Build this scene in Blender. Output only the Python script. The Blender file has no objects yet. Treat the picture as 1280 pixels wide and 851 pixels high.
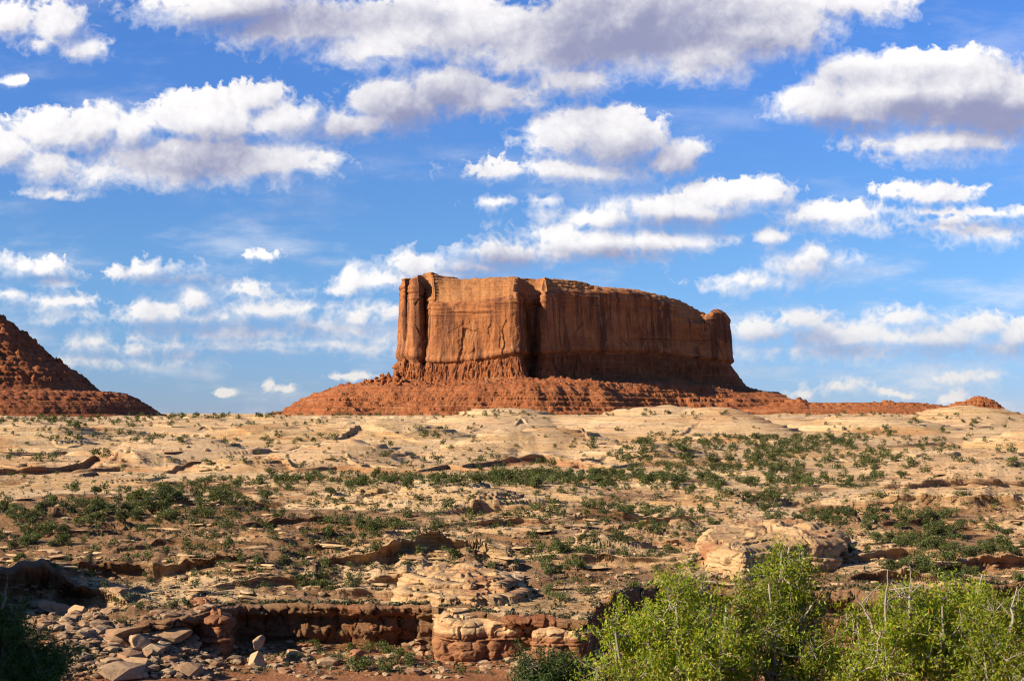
import bpy, math, random
import numpy as np

# ---------------------------------------------------------------- camera, sky, sun, exposure
scene = bpy.context.scene
COL = scene.collection
FPX = 1758.0          # focal length in pixels of the 1280 px wide photograph
HZ = 515.0            # horizon row
cam_d = bpy.data.cameras.new("camera")
cam = bpy.data.objects.new("camera", cam_d)
COL.objects.link(cam)
cam.location = (0, 0, 0)
cam.rotation_euler = (math.radians(90), 0, 0)
cam_d.sensor_width = 36
cam_d.lens = 36 * FPX / 1280
cam_d.shift_y = (HZ - 425.5) / 1280
cam_d.clip_start = 0.1
cam_d.clip_end = 60000
scene.camera = cam

scene.view_settings.view_transform = 'Standard'
scene.view_settings.look = 'None'
scene.view_settings.gamma = 1
scene.view_settings.use_curve_mapping = False
EXPO = 1.2
scene.view_settings.exposure = EXPO
scene.cycles.use_denoising = True
scene.cycles.use_adaptive_sampling = True
scene.cycles.adaptive_threshold = 0.015
scene.cycles.adaptive_min_samples = 8
scene.cycles.max_bounces = 5
scene.cycles.diffuse_bounces = 3
scene.cycles.transparent_max_bounces = 12
scene.render.film_transparent = False
scene.cycles.pixel_filter_type = 'BLACKMAN_HARRIS'
scene.cycles.filter_width = 1.15

SUN_EL = math.radians(27)
SUN_XY = (-0.90, -0.44)                      # horizontal direction towards the sun
SUN_AZ = math.atan2(SUN_XY[0], SUN_XY[1])
_h = math.hypot(*SUN_XY)
SUNV = np.array([SUN_XY[0]/_h*math.cos(SUN_EL), SUN_XY[1]/_h*math.cos(SUN_EL), math.sin(SUN_EL)])

W = bpy.data.worlds.new("World")
scene.world = W
W.use_nodes = True
SKY_STR = 0.05


class NT:
    """small helper round a node tree"""
    def __init__(self, tree):
        self.t = tree
        self.n = tree.nodes
        self.l = tree.links

    def node(self, typ, **kw):
        nd = self.n.new(typ)
        for k, v in kw.items():
            setattr(nd, k, v)
        return nd

    def put(self, sock, v):
        if hasattr(v, 'is_output') or isinstance(v, bpy.types.NodeSocket):
            self.l.new(v, sock)
        else:
            sock.default_value = v

    def math(self, op, a, b=None, c=None, clamp=False):
        nd = self.node('ShaderNodeMath', operation=op, use_clamp=clamp)
        self.put(nd.inputs[0], a)
        if b is not None:
            self.put(nd.inputs[1], b)
        if c is not None:
            self.put(nd.inputs[2], c)
        return nd.outputs[0]

    def vmath(self, op, a, b=None, c=None):
        nd = self.node('ShaderNodeVectorMath', operation=op)
        self.put(nd.inputs[0], a)
        if b is not None:
            if op == 'SCALE':
                self.put(nd.inputs['Scale'], b)
            else:
                self.put(nd.inputs[1], b)
        if c is not None:
            self.put(nd.inputs[2], c)
        return nd.outputs['Value'] if op in ('LENGTH', 'DOT_PRODUCT') else nd.outputs[0]

    def noise(self, vec, scale, detail=4, rough=0.5, color=False, dist=0.0, dims='3D'):
        nd = self.node('ShaderNodeTexNoise', noise_dimensions=dims)
        if vec is not None:
            self.l.new(vec, nd.inputs['Vector'])
        nd.inputs['Scale'].default_value = scale
        nd.inputs['Detail'].default_value = detail
        nd.inputs['Roughness'].default_value = rough
        nd.inputs['Distortion'].default_value = dist
        return nd.outputs['Color' if color else 'Fac']

    def mix(self, f, a, b, blend='MIX'):
        nd = self.node('ShaderNodeMix', data_type='RGBA', blend_type=blend)
        self.put(nd.inputs[0], f)
        for s, v in ((nd.inputs[6], a), (nd.inputs[7], b)):
            if isinstance(v, tuple) and len(v) == 3:
                v = (*v, 1)
            self.put(s, v)
        return nd.outputs[2]

    def step(self, x, a, b, ta=0.0, tb=1.0):
        nd = self.node('ShaderNodeMapRange', interpolation_type='SMOOTHSTEP')
        self.put(nd.inputs[0], x)
        nd.inputs[1].default_value = a
        nd.inputs[2].default_value = b
        nd.inputs[3].default_value = ta
        nd.inputs[4].default_value = tb
        return nd.outputs[0]


# cumulus banks of this sky: (x, y, half width, half height) on the tangent plane facing the butte
CLOUDS = [
 (8,28,48,22),(72,32,36,28),(108,62,30,14),(48,56,30,9),
 (215,2,70,14),(290,14,110,26),(380,35,110,34),(460,58,90,26),(520,40,120,40),(600,40,100,42),(690,55,110,46),
 (790,35,140,58),(720,95,60,22),(870,70,80,38),(950,35,100,50),(1050,5,90,24),(470,80,50,10),
 (1120,115,110,52),(1030,130,70,26),(1200,120,110,52),(1260,130,80,50),(1180,175,110,28),(985,142,40,5),
 (5,190,50,30),(70,165,62,30),(120,160,58,30),(165,165,44,30),(60,205,48,26),(260,150,66,34),(315,125,42,22),(350,150,60,26),
 (230,198,130,34),(330,205,90,28),(170,215,110,18),(70,242,36,7),(400,200,34,12),(20,100,16,4),
 (440,158,70,22),(500,130,70,32),(560,112,62,30),(620,120,56,20),(660,128,18,6),
 (715,170,62,36),(770,178,70,38),(830,200,40,24),(640,215,62,12),(730,215,110,20),(860,190,20,9),(625,254,28,7),(685,250,20,9),
 (905,245,80,22),(960,243,34,20),(840,262,100,20),(760,272,90,14),(1050,268,80,14),(1130,280,110,12),(1240,292,70,13),(1160,244,50,11),
 (1180,265,80,6),
 (700,292,46,18),(735,305,90,22),(640,318,60,18),(590,335,50,12),(830,302,70,14),(966,297,23,13),(914,299,12,7),
 (530,332,46,14),(480,347,55,16),(430,360,32,10),(560,345,60,8),
 (1000,335,42,20),(1022,322,24,14),(955,352,70,12),(910,358,30,7),(1050,330,22,10),
 (960,415,50,18),(1005,400,44,15),(1050,420,80,20),(1130,402,42,16),(1150,425,110,20),(1225,408,44,20),(1275,415,40,20),(1000,440,90,10),
 (1045,484,30,11),(1200,474,44,9),(1238,470,18,8),(1190,497,22,9),(1120,492,30,6),(1000,495,14,5),
 (38,334,44,14),(60,352,22,6),(10,368,24,6),(180,338,64,10),(235,350,50,7),(58,400,22,6),(100,403,9,5),(70,378,50,12),
 (245,375,24,20),(205,392,46,17),(250,400,60,12),(300,363,44,11),(335,385,56,15),(390,405,66,12),(445,395,66,13),(484,388,26,14),
 (112,428,30,10),(160,438,60,9),(228,446,46,9),(275,436,34,6),(340,438,90,7),(482,424,28,7),(420,430,60,8),(345,487,16,6),(285,490,9,4),
 (440,470,28,5),(330,318,26,7),(300,418,150,12),(360,432,180,10),(120,452,80,8),(440,412,90,14),(1090,438,170,14),(1230,436,90,10),(400,382,90,8),(95,392,50,8),(700,315,120,12),
]

GREY = [(560,130,120,34),(440,165,60,16),(800,200,80,26),(770,28,120,40),(420,20,130,18),(230,195,90,20),(1200,145,90,22),(1120,95,70,14),
        (640,328,60,12),(760,320,90,10),(880,282,90,9),(300,412,170,9),(1140,440,160,9),(1230,285,80,8),(60,350,40,5),(860,205,30,20),(240,350,60,7),
        (900,15,80,20),(300,30,60,14),(1060,160,60,9),(980,425,60,10),(590,340,30,10),(240,445,140,6)]


def cloud_group(name, box):
    """density of the cloud banks that reach into one part of the sky; box None: loose clouds beyond the view"""
    g = bpy.data.node_groups.new(name, 'ShaderNodeTree')
    g.interface.new_socket("P", in_out='INPUT', socket_type='NodeSocketVector')
    for nm in ("M", "D"):
        g.interface.new_socket(nm, in_out='OUTPUT', socket_type='NodeSocketFloat')
    G = NT(g)
    gi = G.node('NodeGroupInput').outputs[0]
    go = G.node('NodeGroupOutput')
    n1 = G.noise(gi, 1.9, 5, 0.5)
    if box is None:
        acc = G.math('MULTIPLY_ADD', n1, 3.0, -2.15)
        G.l.new(acc, go.inputs[0])
        go.inputs[1].default_value = 0
        return g
    w1 = G.vmath('SUBTRACT', G.noise(gi, 1.3, 3, 0.55, color=True), (0.5, 0.5, 0.5))
    p2 = G.vmath('MULTIPLY_ADD', w1, (0.34, 0.22, 0), gi)
    w2 = G.vmath('SUBTRACT', G.noise(gi, 5.0, 2, 0.5, color=True), (0.5, 0.5, 0.5))
    p2 = G.vmath('MULTIPLY_ADD', w2, (0.085, 0.075, 0), p2)
    acc = None
    for (cx, cy, rx, ry) in CLOUDS:
        if cx+rx+70 < box[0] or cx-rx-70 > box[1] or cy+ry+45 < box[2] or cy-ry-45 > box[3]:
            continue
        cx, cy, rx, ry = cx/100, (HZ-cy)/100, rx*1.06/100, ry*1.08/100
        q = G.vmath('MULTIPLY_ADD', p2, (1/rx, 1/ry, 0), (-cx/rx, -cy/ry, 0))
        k = max(ry, 0.10)
        e = G.math('MULTIPLY_ADD', G.vmath('LENGTH', q), -k, k)
        acc = e if acc is None else G.math('SMOOTH_MAX', acc, e, 0.05)
    bil = G.math('ABSOLUTE', G.math('MULTIPLY_ADD', G.noise(p2, 3.6, 3, 0.5), 2.0, -1.0))
    bil2 = G.math('ABSOLUTE', G.math('MULTIPLY_ADD', G.noise(p2, 8.5, 3, 0.5), 2.0, -1.0))
    bil = G.math('MULTIPLY_ADD', bil2, 0.38, bil)
    det = G.math('ADD', G.math('MULTIPLY_ADD', n1, 0.40, -0.20), G.math('MULTIPLY_ADD', bil, -0.26, 0.09))
    G.l.new(acc, go.inputs[0])
    G.l.new(det, go.inputs[1])
    return g


S = NT(W.node_tree)
S.n.clear()
geo = S.node('ShaderNodeNewGeometry')
dirv = S.vmath('SCALE', geo.outputs['Incoming'], -1.0)
sx = S.node('ShaderNodeSeparateXYZ'); S.l.new(dirv, sx.inputs[0])
# tangent-plane coordinates in front, wrapped softly elsewhere
yy = S.math('MAXIMUM', sx.outputs[1], 0.12)
u = S.math('MULTIPLY_ADD', S.math('DIVIDE', sx.outputs[0], yy), FPX/100, 6.4)
v = S.math('MULTIPLY', S.math('DIVIDE', sx.outputs[2], yy), FPX/100)
cp = S.node('ShaderNodeCombineXYZ')
S.l.new(u, cp.inputs[0]); S.l.new(v, cp.inputs[1])
P = cp.outputs[0]
sky = S.node('ShaderNodeTexSky', sky_type='NISHITA')
sky.sun_disc = False
sky.sun_elevation = SUN_EL
sky.sun_rotation = SUN_AZ
sky.air_density = 1.0
sky.dust_density = 0.0
sky.ozone_density = 3.0
sky.altitude = 1500
K = 1.0/(SKY_STR * 2**EXPO)
tint = S.mix(S.step(v, -0.5, 2.2), (0.40, 0.53, 0.97), S.mix(S.step(v, 1.8, 5.0), (0.55, 0.80, 1.12), (0.58, 0.93, 1.46)))
skyc = S.mix(1.0, sky.outputs[0], tint, 'MULTIPLY')


def cloud_shader(name, box):
    g = cloud_group(name, box)
    def cf(vec):
        nd = S.node('ShaderNodeGroup'); nd.node_tree = g
        S.l.new(vec, nd.inputs[0]); return nd.outputs
    Q = P if box else S.vmath('SCALE', P, 0.25)
    A = cf(Q)
    B = cf(S.vmath('ADD', Q, (-0.11, 0.15, 0)))
    F0 = S.math('ADD', A[0], A[1])
    soft = S.noise(Q, 0.9, 2, 0.5)
    low = S.math('MULTIPLY_ADD', S.math('SUBTRACT', A[0], B[0]), -2.6, 0.42, clamp=True)   # sunny tops crisp, far sides ragged
    wid = S.math('MULTIPLY_ADD', soft, 0.55, -0.19)
    wid = S.math('ADD', wid, S.step(v, 2.6, 0.8, 0.0, 0.045))
    wid = S.math('MAXIMUM', S.math('MULTIPLY_ADD', low, 0.30, wid), 0.055)
    fine = S.math('MULTIPLY_ADD', S.noise(Q, 8.0, 6, 0.62), 0.13, -0.055)
    alpha = S.math('DIVIDE', S.math('ADD', F0, fine), wid, clamp=True)
    alpha = S.math('SMOOTH_MIN', alpha, S.step(v, 0.1, 2.0, 0.80, 0.97), 0.15)
    vn = S.noise(S.vmath('MULTIPLY', Q, (0.30, 1.0, 1.0)), 1.5, 6, 0.6)
    veil = S.math('MULTIPLY', S.step(vn, 0.47, 0.72), S.step(v, 0.3, 3.4, 0.64, 0.20))
    alpha = S.math('MAXIMUM', alpha, veil)
    lit = S.math('MULTIPLY_ADD', S.math('SUBTRACT', A[0], B[0]), 2.1, 0.62)
    lit = S.math('MULTIPLY_ADD', S.math('SUBTRACT', A[1], B[1]), 1.8, lit)
    lit = S.math('MULTIPLY_ADD', S.step(F0, 0.08, 0.55), -0.22, lit)
    lit = S.math('MULTIPLY_ADD', fine, 1.3, lit)
    lit = S.math('MULTIPLY_ADD', S.noise(Q, 0.75, 3, 0.55), 1.5, S.math('ADD', lit, -0.80))
    grey = None
    for (cx, cy, rx, ry) in GREY if box else ():
        if cx+rx*1.7 < box[0] or cx-rx*1.7 > box[1] or cy+ry*1.7 < box[2] or cy-ry*1.7 > box[3]:
            continue
        cx, cy, rx, ry = cx/100, (HZ-cy)/100, rx*1.6/100, ry*1.7/100
        q = S.vmath('MULTIPLY_ADD', P, (1/rx, 1/ry, 0), (-cx/rx, -cy/ry, 0))
        e = S.math('SUBTRACT', 1.0, S.vmath('LENGTH', q))
        grey = e if grey is None else S.math('SMOOTH_MAX', grey, e, 0.1)
    if grey is not None:
        gg = S.math('ADD', grey, S.math('MULTIPLY', A[1], 0.9))
        lit = S.math('MULTIPLY_ADD', S.step(gg, -0.15, 0.85), -0.62, lit)
    lit = S.step(lit, -0.50, 1.08)
    lo = S.mix(S.step(v, 0.2, 2.2), (0.34*K, 0.43*K, 0.66*K), (0.33*K, 0.34*K, 0.51*K))
    hi = S.mix(S.step(v, 0.0, 2.0), (0.95*K, 0.88*K, 0.80*K), (1.08*K, 1.05*K, 1.03*K))
    fin = S.mix(alpha, skyc, S.mix(lit, lo, hi))
    bg = S.node('ShaderNodeBackground')
    S.l.new(fin, bg.inputs[0]); bg.inputs[1].default_value = SKY_STR
    return bg.outputs[0]


def switch(fac, a, b):                       # fac > 0.5 takes b
    m = S.node('ShaderNodeMixShader')
    S.l.new(fac, m.inputs[0]); S.l.new(a, m.inputs[1]); S.l.new(b, m.inputs[2])
    return m.outputs[0]


def gt(x, k):
    return S.math('GREATER_THAN', x, k)


L0, L1 = -900, 2200
vy = lambda y: (HZ-y)/100
low_l = cloud_shader("clouds_low_left", (L0, 560, 372, 560))
low_r = cloud_shader("clouds_low_right", (560, L1, 372, 560))
mid_l = cloud_shader("clouds_mid_left", (L0, 560, 252, 372))
mid_r = cloud_shader("clouds_mid_right", (560, L1, 252, 372))
top_l = cloud_shader("clouds_top_left", (L0, 480, -200, 252))
top_m = cloud_shader("clouds_top_middle", (480, 880, -200, 252))
top_r = cloud_shader("clouds_top_right", (880, L1, -200, 252))
rest = cloud_shader("clouds_loose", None)
side = gt(u, 5.6)
framed = switch(gt(v, vy(372)), switch(side, low_l, low_r),
                switch(gt(v, vy(252)), switch(side, mid_l, mid_r),
                       switch(gt(u, 4.8), top_l, switch(gt(u, 8.8), top_m, top_r))))
outside = S.math('MAXIMUM', gt(S.math('ABSOLUTE', S.math('SUBTRACT', u, 6.4)), 8.4), gt(v, 6.4))
outside = S.math('MAXIMUM', outside, S.math('LESS_THAN', sx.outputs[1], 0.13))
out = S.node('ShaderNodeOutputWorld')
S.l.new(switch(outside, framed, rest), out.inputs[0])
W.cycles.sampling_method = 'NONE'

sun_d = bpy.data.lights.new("sun", 'SUN')
sun_d.energy = 5.0
sun_d.color = (1.0, 0.87, 0.68)
sun_d.angle = math.radians(0.5)
sun = bpy.data.objects.new("sun", sun_d)
COL.objects.link(sun)
from mathutils import Vector
sun.rotation_euler = Vector(SUNV).to_track_quat('Z', 'Y').to_euler()

# ---------------------------------------------------------------- numeric noise
def _hash(ix, iy, seed):
    h = (ix.astype(np.int64)*374761393 + iy.astype(np.int64)*668265263 + seed*1274126177) & 0xFFFFFFFF
    h = ((h ^ (h >> 13)) * 1274126177) & 0xFFFFFFFF
    h = ((h ^ (h >> 16)) * 2246822519) & 0xFFFFFFFF
    return ((h ^ (h >> 15)) & 0xFFFFFF) / float(0xFFFFFF)


_GA = np.linspace(0, 2*math.pi, 64, endpoint=False)+0.07
_GC, _GS = np.cos(_GA), np.sin(_GA)


def vnoise(x, y, seed=0):
    """gradient noise, about -1..1"""
    x = np.asarray(x, float); y = np.asarray(y, float)
    x, y = x*0.8321-y*0.5547+seed*0.37, x*0.5547+y*0.8321+seed*0.71
    ix = np.floor(x); iy = np.floor(y)
    fx = x-ix; fy = y-iy
    def g_(ox, oy):
        k = (_hash(ix+ox, iy+oy, seed)*63.99).astype(np.int64)
        return _GC[k]*(fx-ox)+_GS[k]*(fy-oy)
    u_ = fx*fx*fx*(fx*(fx*6-15)+10); v_ = fy*fy*fy*(fy*(fy*6-15)+10)
    a = g_(0, 0); b = g_(1, 0); c = g_(0, 1); d = g_(1, 1)
    return ((a+(b-a)*u_)*(1-v_)+(c+(d-c)*u_)*v_)*1.55


def fbm(x, y, oct=4, seed=0, gain=0.5):
    x = np.asarray(x, float); y = np.asarray(y, float)
    s = 0; a = 1; t = 0
    for i in range(oct):
        c, sn = math.cos(0.6*i), math.sin(0.6*i)
        s = s + a*vnoise((x*c-y*sn)*2**i+17.3*i, (x*sn+y*c)*2**i-9.1*i, seed+i)
        t += a; a *= gain
    return s/t


def worley(x, y, seed=0):
    """distance to the nearest feature point, distance gap to the second, id of the cell"""
    ix = np.floor(x); iy = np.floor(y)
    d1 = np.full(np.shape(x), 9.0); d2 = d1.copy(); idn = np.zeros(np.shape(x))
    for ox in (-1, 0, 1):
        for oy in (-1, 0, 1):
            cx = ix+ox; cy = iy+oy
            px = cx+0.15+0.7*_hash(cx, cy, seed); py = cy+0.15+0.7*_hash(cx, cy, seed+7)
            d = np.hypot(px-x, py-y)
            idv = _hash(cx, cy, seed+13)
            m = d < d1
            d2 = np.where(m, d1, np.minimum(d2, d)); idn = np.where(m, idv, idn); d1 = np.where(m, d, d1)
    return d1, d2-d1, idn


def sst(x, a, b):
    t = np.clip((x-a)/(b-a), 0, 1)
    return t*t*(3-2*t)


# ---------------------------------------------------------------- mesh helpers
def link(o, parent=None):
    COL.objects.link(o)
    if parent is not None:
        o.parent = parent
    return o


def mesh_np(name, V, Fq, mat, parent=None, smooth=True, attrs=None):
    me = bpy.data.meshes.new(name)
    V = np.ascontiguousarray(V, dtype=np.float32); Fq = np.ascontiguousarray(Fq, dtype=np.int32)
    k = Fq.shape[1]
    me.vertices.add(len(V)); me.vertices.foreach_set('co', V.ravel())
    me.loops.add(Fq.size); me.loops.foreach_set('vertex_index', Fq.ravel())
    me.polygons.add(len(Fq))
    me.polygons.foreach_set('loop_start', np.arange(0, Fq.size, k, dtype=np.int32))
    me.polygons.foreach_set('loop_total', np.full(len(Fq), k, dtype=np.int32))
    me.polygons.foreach_set('use_smooth', np.full(len(Fq), smooth, dtype=bool))
    me.update(calc_edges=True)
    for nm, arr in (attrs or {}).items():
        at = me.attributes.new(nm, 'FLOAT', 'POINT')
        at.data.foreach_set('value', np.ascontiguousarray(arr, dtype=np.float32).ravel())
    if mat:
        me.materials.append(mat)
    o = bpy.data.objects.new(name, me)
    return link(o, parent)


def grid_faces(nr, nc, wrap=False):
    r = np.arange(nr-1)[:, None]; c = np.arange(nc if wrap else nc-1)[None, :]
    c2 = (c+1) % nc
    return np.stack([r*nc+c, r*nc+c2, (r+1)*nc+c2, (r+1)*nc+c], -1).reshape(-1, 4)


def tag(o, label=None, cat=None, group=None, kind=None):
    for k, v in (('label', label), ('category', cat), ('group', group), ('kind', kind)):
        if v:
            o[k] = v
    return o


def empty(name, loc=(0, 0, 0)):
    o = bpy.data.objects.new(name, None)
    o.location = loc
    o.empty_display_size = 0.3
    return link(o)


def pix(px, py, Y):
    return np.array([(px-640)/FPX*Y, Y, (HZ-py)/FPX*Y])


# ---------------------------------------------------------------- rock and soil materials
def new_mat(name, rough=0.9, spec=0.15):
    m = bpy.data.materials.new(name); m.use_nodes = True
    N = NT(m.node_tree)
    b = N.n['Principled BSDF']
    b.inputs['Roughness'].default_value = rough
    b.inputs['Specular IOR Level'].default_value = spec
    return m, N, b


def attr(N, name):
    nd = N.node('ShaderNodeAttribute', attribute_name=name)
    return nd.outputs['Fac']


def coords(N, sx=1, sy=1, sz=1, src='Object'):
    tc = N.node('ShaderNodeTexCoord')
    return N.vmath('MULTIPLY', tc.outputs[src], (sx, sy, sz))


def bump(N, b, h, dist, strength=1.0):
    nd = N.node('ShaderNodeBump')
    nd.inputs['Distance'].default_value = dist
    nd.inputs['Strength'].default_value = strength
    N.l.new(h, nd.inputs['Height'])
    N.l.new(nd.outputs[0], b.inputs['Normal'])


def sandstone(name, pale, mid, dark, band=0.6, bd=0.5, blotch=0.03):
    """layered sandstone: three colours in beds, with weathered blotches"""
    m, N, b = new_mat(name)
    beds = N.noise(coords(N, 0.02, 0.02, band), 1.0, 6, 0.65)
    blo = N.noise(coords(N), blotch, 6, 0.6)
    fine = N.noise(coords(N, 0.5, 0.5, 1.5), 1.3, 8, 0.7)
    c = N.mix(N.step(beds, 0.36, 0.62), mid, pale)
    c = N.mix(N.step(blo, 0.48, 0.68), c, dark)
    c = N.mix(N.step(fine, 0.3, 0.75, 0.0, 0.45), c, N.mix(1.0, c, (0.50, 0.44, 0.40), 'MULTIPLY'))
    N.l.new(c, b.inputs['Base Color'])
    h = N.math('MULTIPLY_ADD', N.noise(coords(N, 0.15, 0.15, 2.2), 1.0, 6, 0.7), 1.2, fine)
    bump(N, b, h, bd)
    return m


PALE = (0.69, 0.485, 0.275); TAN = (0.56, 0.355, 0.165); ORANGE = (0.46, 0.235, 0.095)
RED = (0.27, 0.090, 0.038); DIRT = (0.24, 0.125, 0.058)


def terrain_material():
    m, N, b = new_mat("desert_ground", 0.95, 0.1)
    beds = N.noise(coords(N, 0.012, 0.02, 1.1), 1.0, 6, 0.7)
    blo = N.noise(coords(N, 0.5, 1.0, 1.0), 0.045, 7, 0.62)
    mott = N.noise(coords(N, 0.8, 0.6, 2.4), 0.9, 9, 0.78)
    rock = N.mix(N.step(beds, 0.38, 0.60), TAN, PALE)
    rock = N.mix(N.step(blo, 0.49, 0.64, 0.0, 0.75), rock, ORANGE)
    big = N.noise(coords(N, 0.35, 1.0, 1.0), 0.016, 5, 0.6)
    rock = N.mix(N.step(big, 0.44, 0.62, 0.0, 0.55), rock, (0.50, 0.335, 0.205))
    grey = N.noise(coords(N, 0.4, 1.0, 1.0), 0.11, 5, 0.6)
    rock = N.mix(N.step(grey, 0.54, 0.72, 0.0, 0.55), rock, (0.36, 0.28, 0.20))
    seam = N.math('ABSOLUTE', N.math('SUBTRACT', N.noise(coords(N, 0.035, 0.05, 1.9), 1.0, 4, 0.6), 0.5))
    brk = N.noise(coords(N, 1, 1, 1), 0.12, 4, 0.6)
    shade_seamf = N.math('MULTIPLY', N.step(seam, 0.0, 0.035, 0.85, 0.0), N.step(brk, 0.42, 0.60))
    rock = N.mix(shade_seamf, rock, (0.16, 0.09, 0.05))  # dark bedding seams, coloured to stand in for shade lines under low ledges
    red = N.mix(N.step(N.noise(coords(N, 0.05, 0.05, 1.6), 1.0, 5, 0.6), 0.4, 0.6), RED, (0.34, 0.15, 0.07))
    dirt = N.mix(N.step(N.noise(coords(N), 0.09, 6, 0.6), 0.35, 0.65), DIRT, (0.29, 0.17, 0.09))
    dirt = N.mix(N.math('MULTIPLY', attr(N, 'redsoil'), 0.8), dirt, (0.30, 0.118, 0.05))
    pebble = N.noise(coords(N), 1.7, 6, 0.75)
    dirt = N.mix(N.step(pebble, 0.52, 0.66, 0.0, 0.5), dirt, (0.40, 0.28, 0.18))
    c = N.mix(attr(N, 'red'), rock, red)
    dm = N.math('ADD', attr(N, 'dirt'), N.math('MULTIPLY_ADD', mott, 0.7, -0.35))
    c = N.mix(N.step(dm, 0.40, 0.60), c, dirt)
    gm = N.math('ADD', attr(N, 'turf'), N.math('MULTIPLY_ADD', N.noise(coords(N), 0.8, 7, 0.75), 0.9, -0.45))
    c = N.mix(N.step(gm, 0.5, 0.75, 0.0, 0.6), c, (0.095, 0.10, 0.04))
    c = N.mix(N.step(mott, 0.52, 0.80, 0.0, 0.55), c, N.mix(1.0, c, (0.50, 0.42, 0.36), 'MULTIPLY'))
    N.l.new(c, b.inputs['Base Color'])
    h = N.math('MULTIPLY_ADD', N.noise(coords(N, 0.25, 0.35, 2.5), 1.0, 7, 0.7), 1.6, N.math('MULTIPLY', mott, 1.0))
    h = N.math('MULTIPLY_ADD', pebble, 0.5, h)
    bump(N, b, h, 0.55)
    return m


M_GROUND = terrain_material()

# ---------------------------------------------------------------- the ground
_TY = np.array([0, 8, 14, 25, 40, 60, 85, 105, 120, 135, 150, 165, 185, 205, 235, 275, 330, 400, 480, 560, 650, 720, 780, 830, 900, 1050, 1300, 3000, 12000, 60000.])
_TP = {150: 775, 165: 750, 185: 716, 205: 686, 235: 656, 275: 627, 330: 602, 400: 581, 480: 561, 560: 546, 650: 531, 720: 522, 780: 517}
_TZ = {0: -1.75, 8: -2.9, 14: -4.6, 25: -8.5, 40: -14, 60: -19, 85: -21.8, 105: -22.3, 120: -22.3, 135: -22.3, 830: -2.2, 900: -5, 1050: -8, 1300: -9, 3000: -12, 12000: -20, 60000: -60}
_ZZ = np.array([_TZ[t] if t in _TZ else -(_TP[t]-HZ)/FPX*t for t in _TY])


def upper(Y):
    z = np.interp(Y, _TY, _ZZ)
    d = Y*0.05+1
    return (z + np.interp(Y-d, _TY, _ZZ) + np.interp(Y+d, _TY, _ZZ))/3


_yt = np.linspace(140, 800, 1200)
_pt = HZ - upper(_yt)*FPX/_yt
_mono = np.maximum.accumulate(_pt[::-1])[::-1]


def Yof(py):
    """distance at which the ground shows on a row of the picture"""
    return np.interp(-np.asarray(py, float), -_mono, _yt)


RIM = np.array([(-700, 760, 1), (-100, 778, .8), (60, 782, .8), (150, 774, 1.0), (200, 771, 2.2), (240, 766, 3.6), (275, 757, 4.6), (300, 753, 5.2), (400, 751, 5.2), (540, 753, 5.3), (552, 762, 5.4), (640, 768, 5.0), (735, 772, 5.4),
                (750, 752, 5.4), (800, 733, 5), (870, 724, 6), (905, 728, 7), (1000, 738, 7), (1060, 742, 6), (1130, 746, 5.5), (1200, 731, 6), (1290, 723, 6), (1500, 730, 5), (2200, 740, 4)], float)


def rimY(px, smooth=False):
    Y = Yof(np.interp(px, RIM[:, 0], RIM[:, 1]))
    Y = Y + 2.2*fbm(px*0.012, px*0, 4, 3)
    if smooth:
        return Y
    w, g, idn = worley(px*0.016+0.4*vnoise(px*0.03, px*0, 6), px*0+0.5, 5)
    return Y + (idn-0.5)*1.1*sst(g, 0, 0.30)


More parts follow.
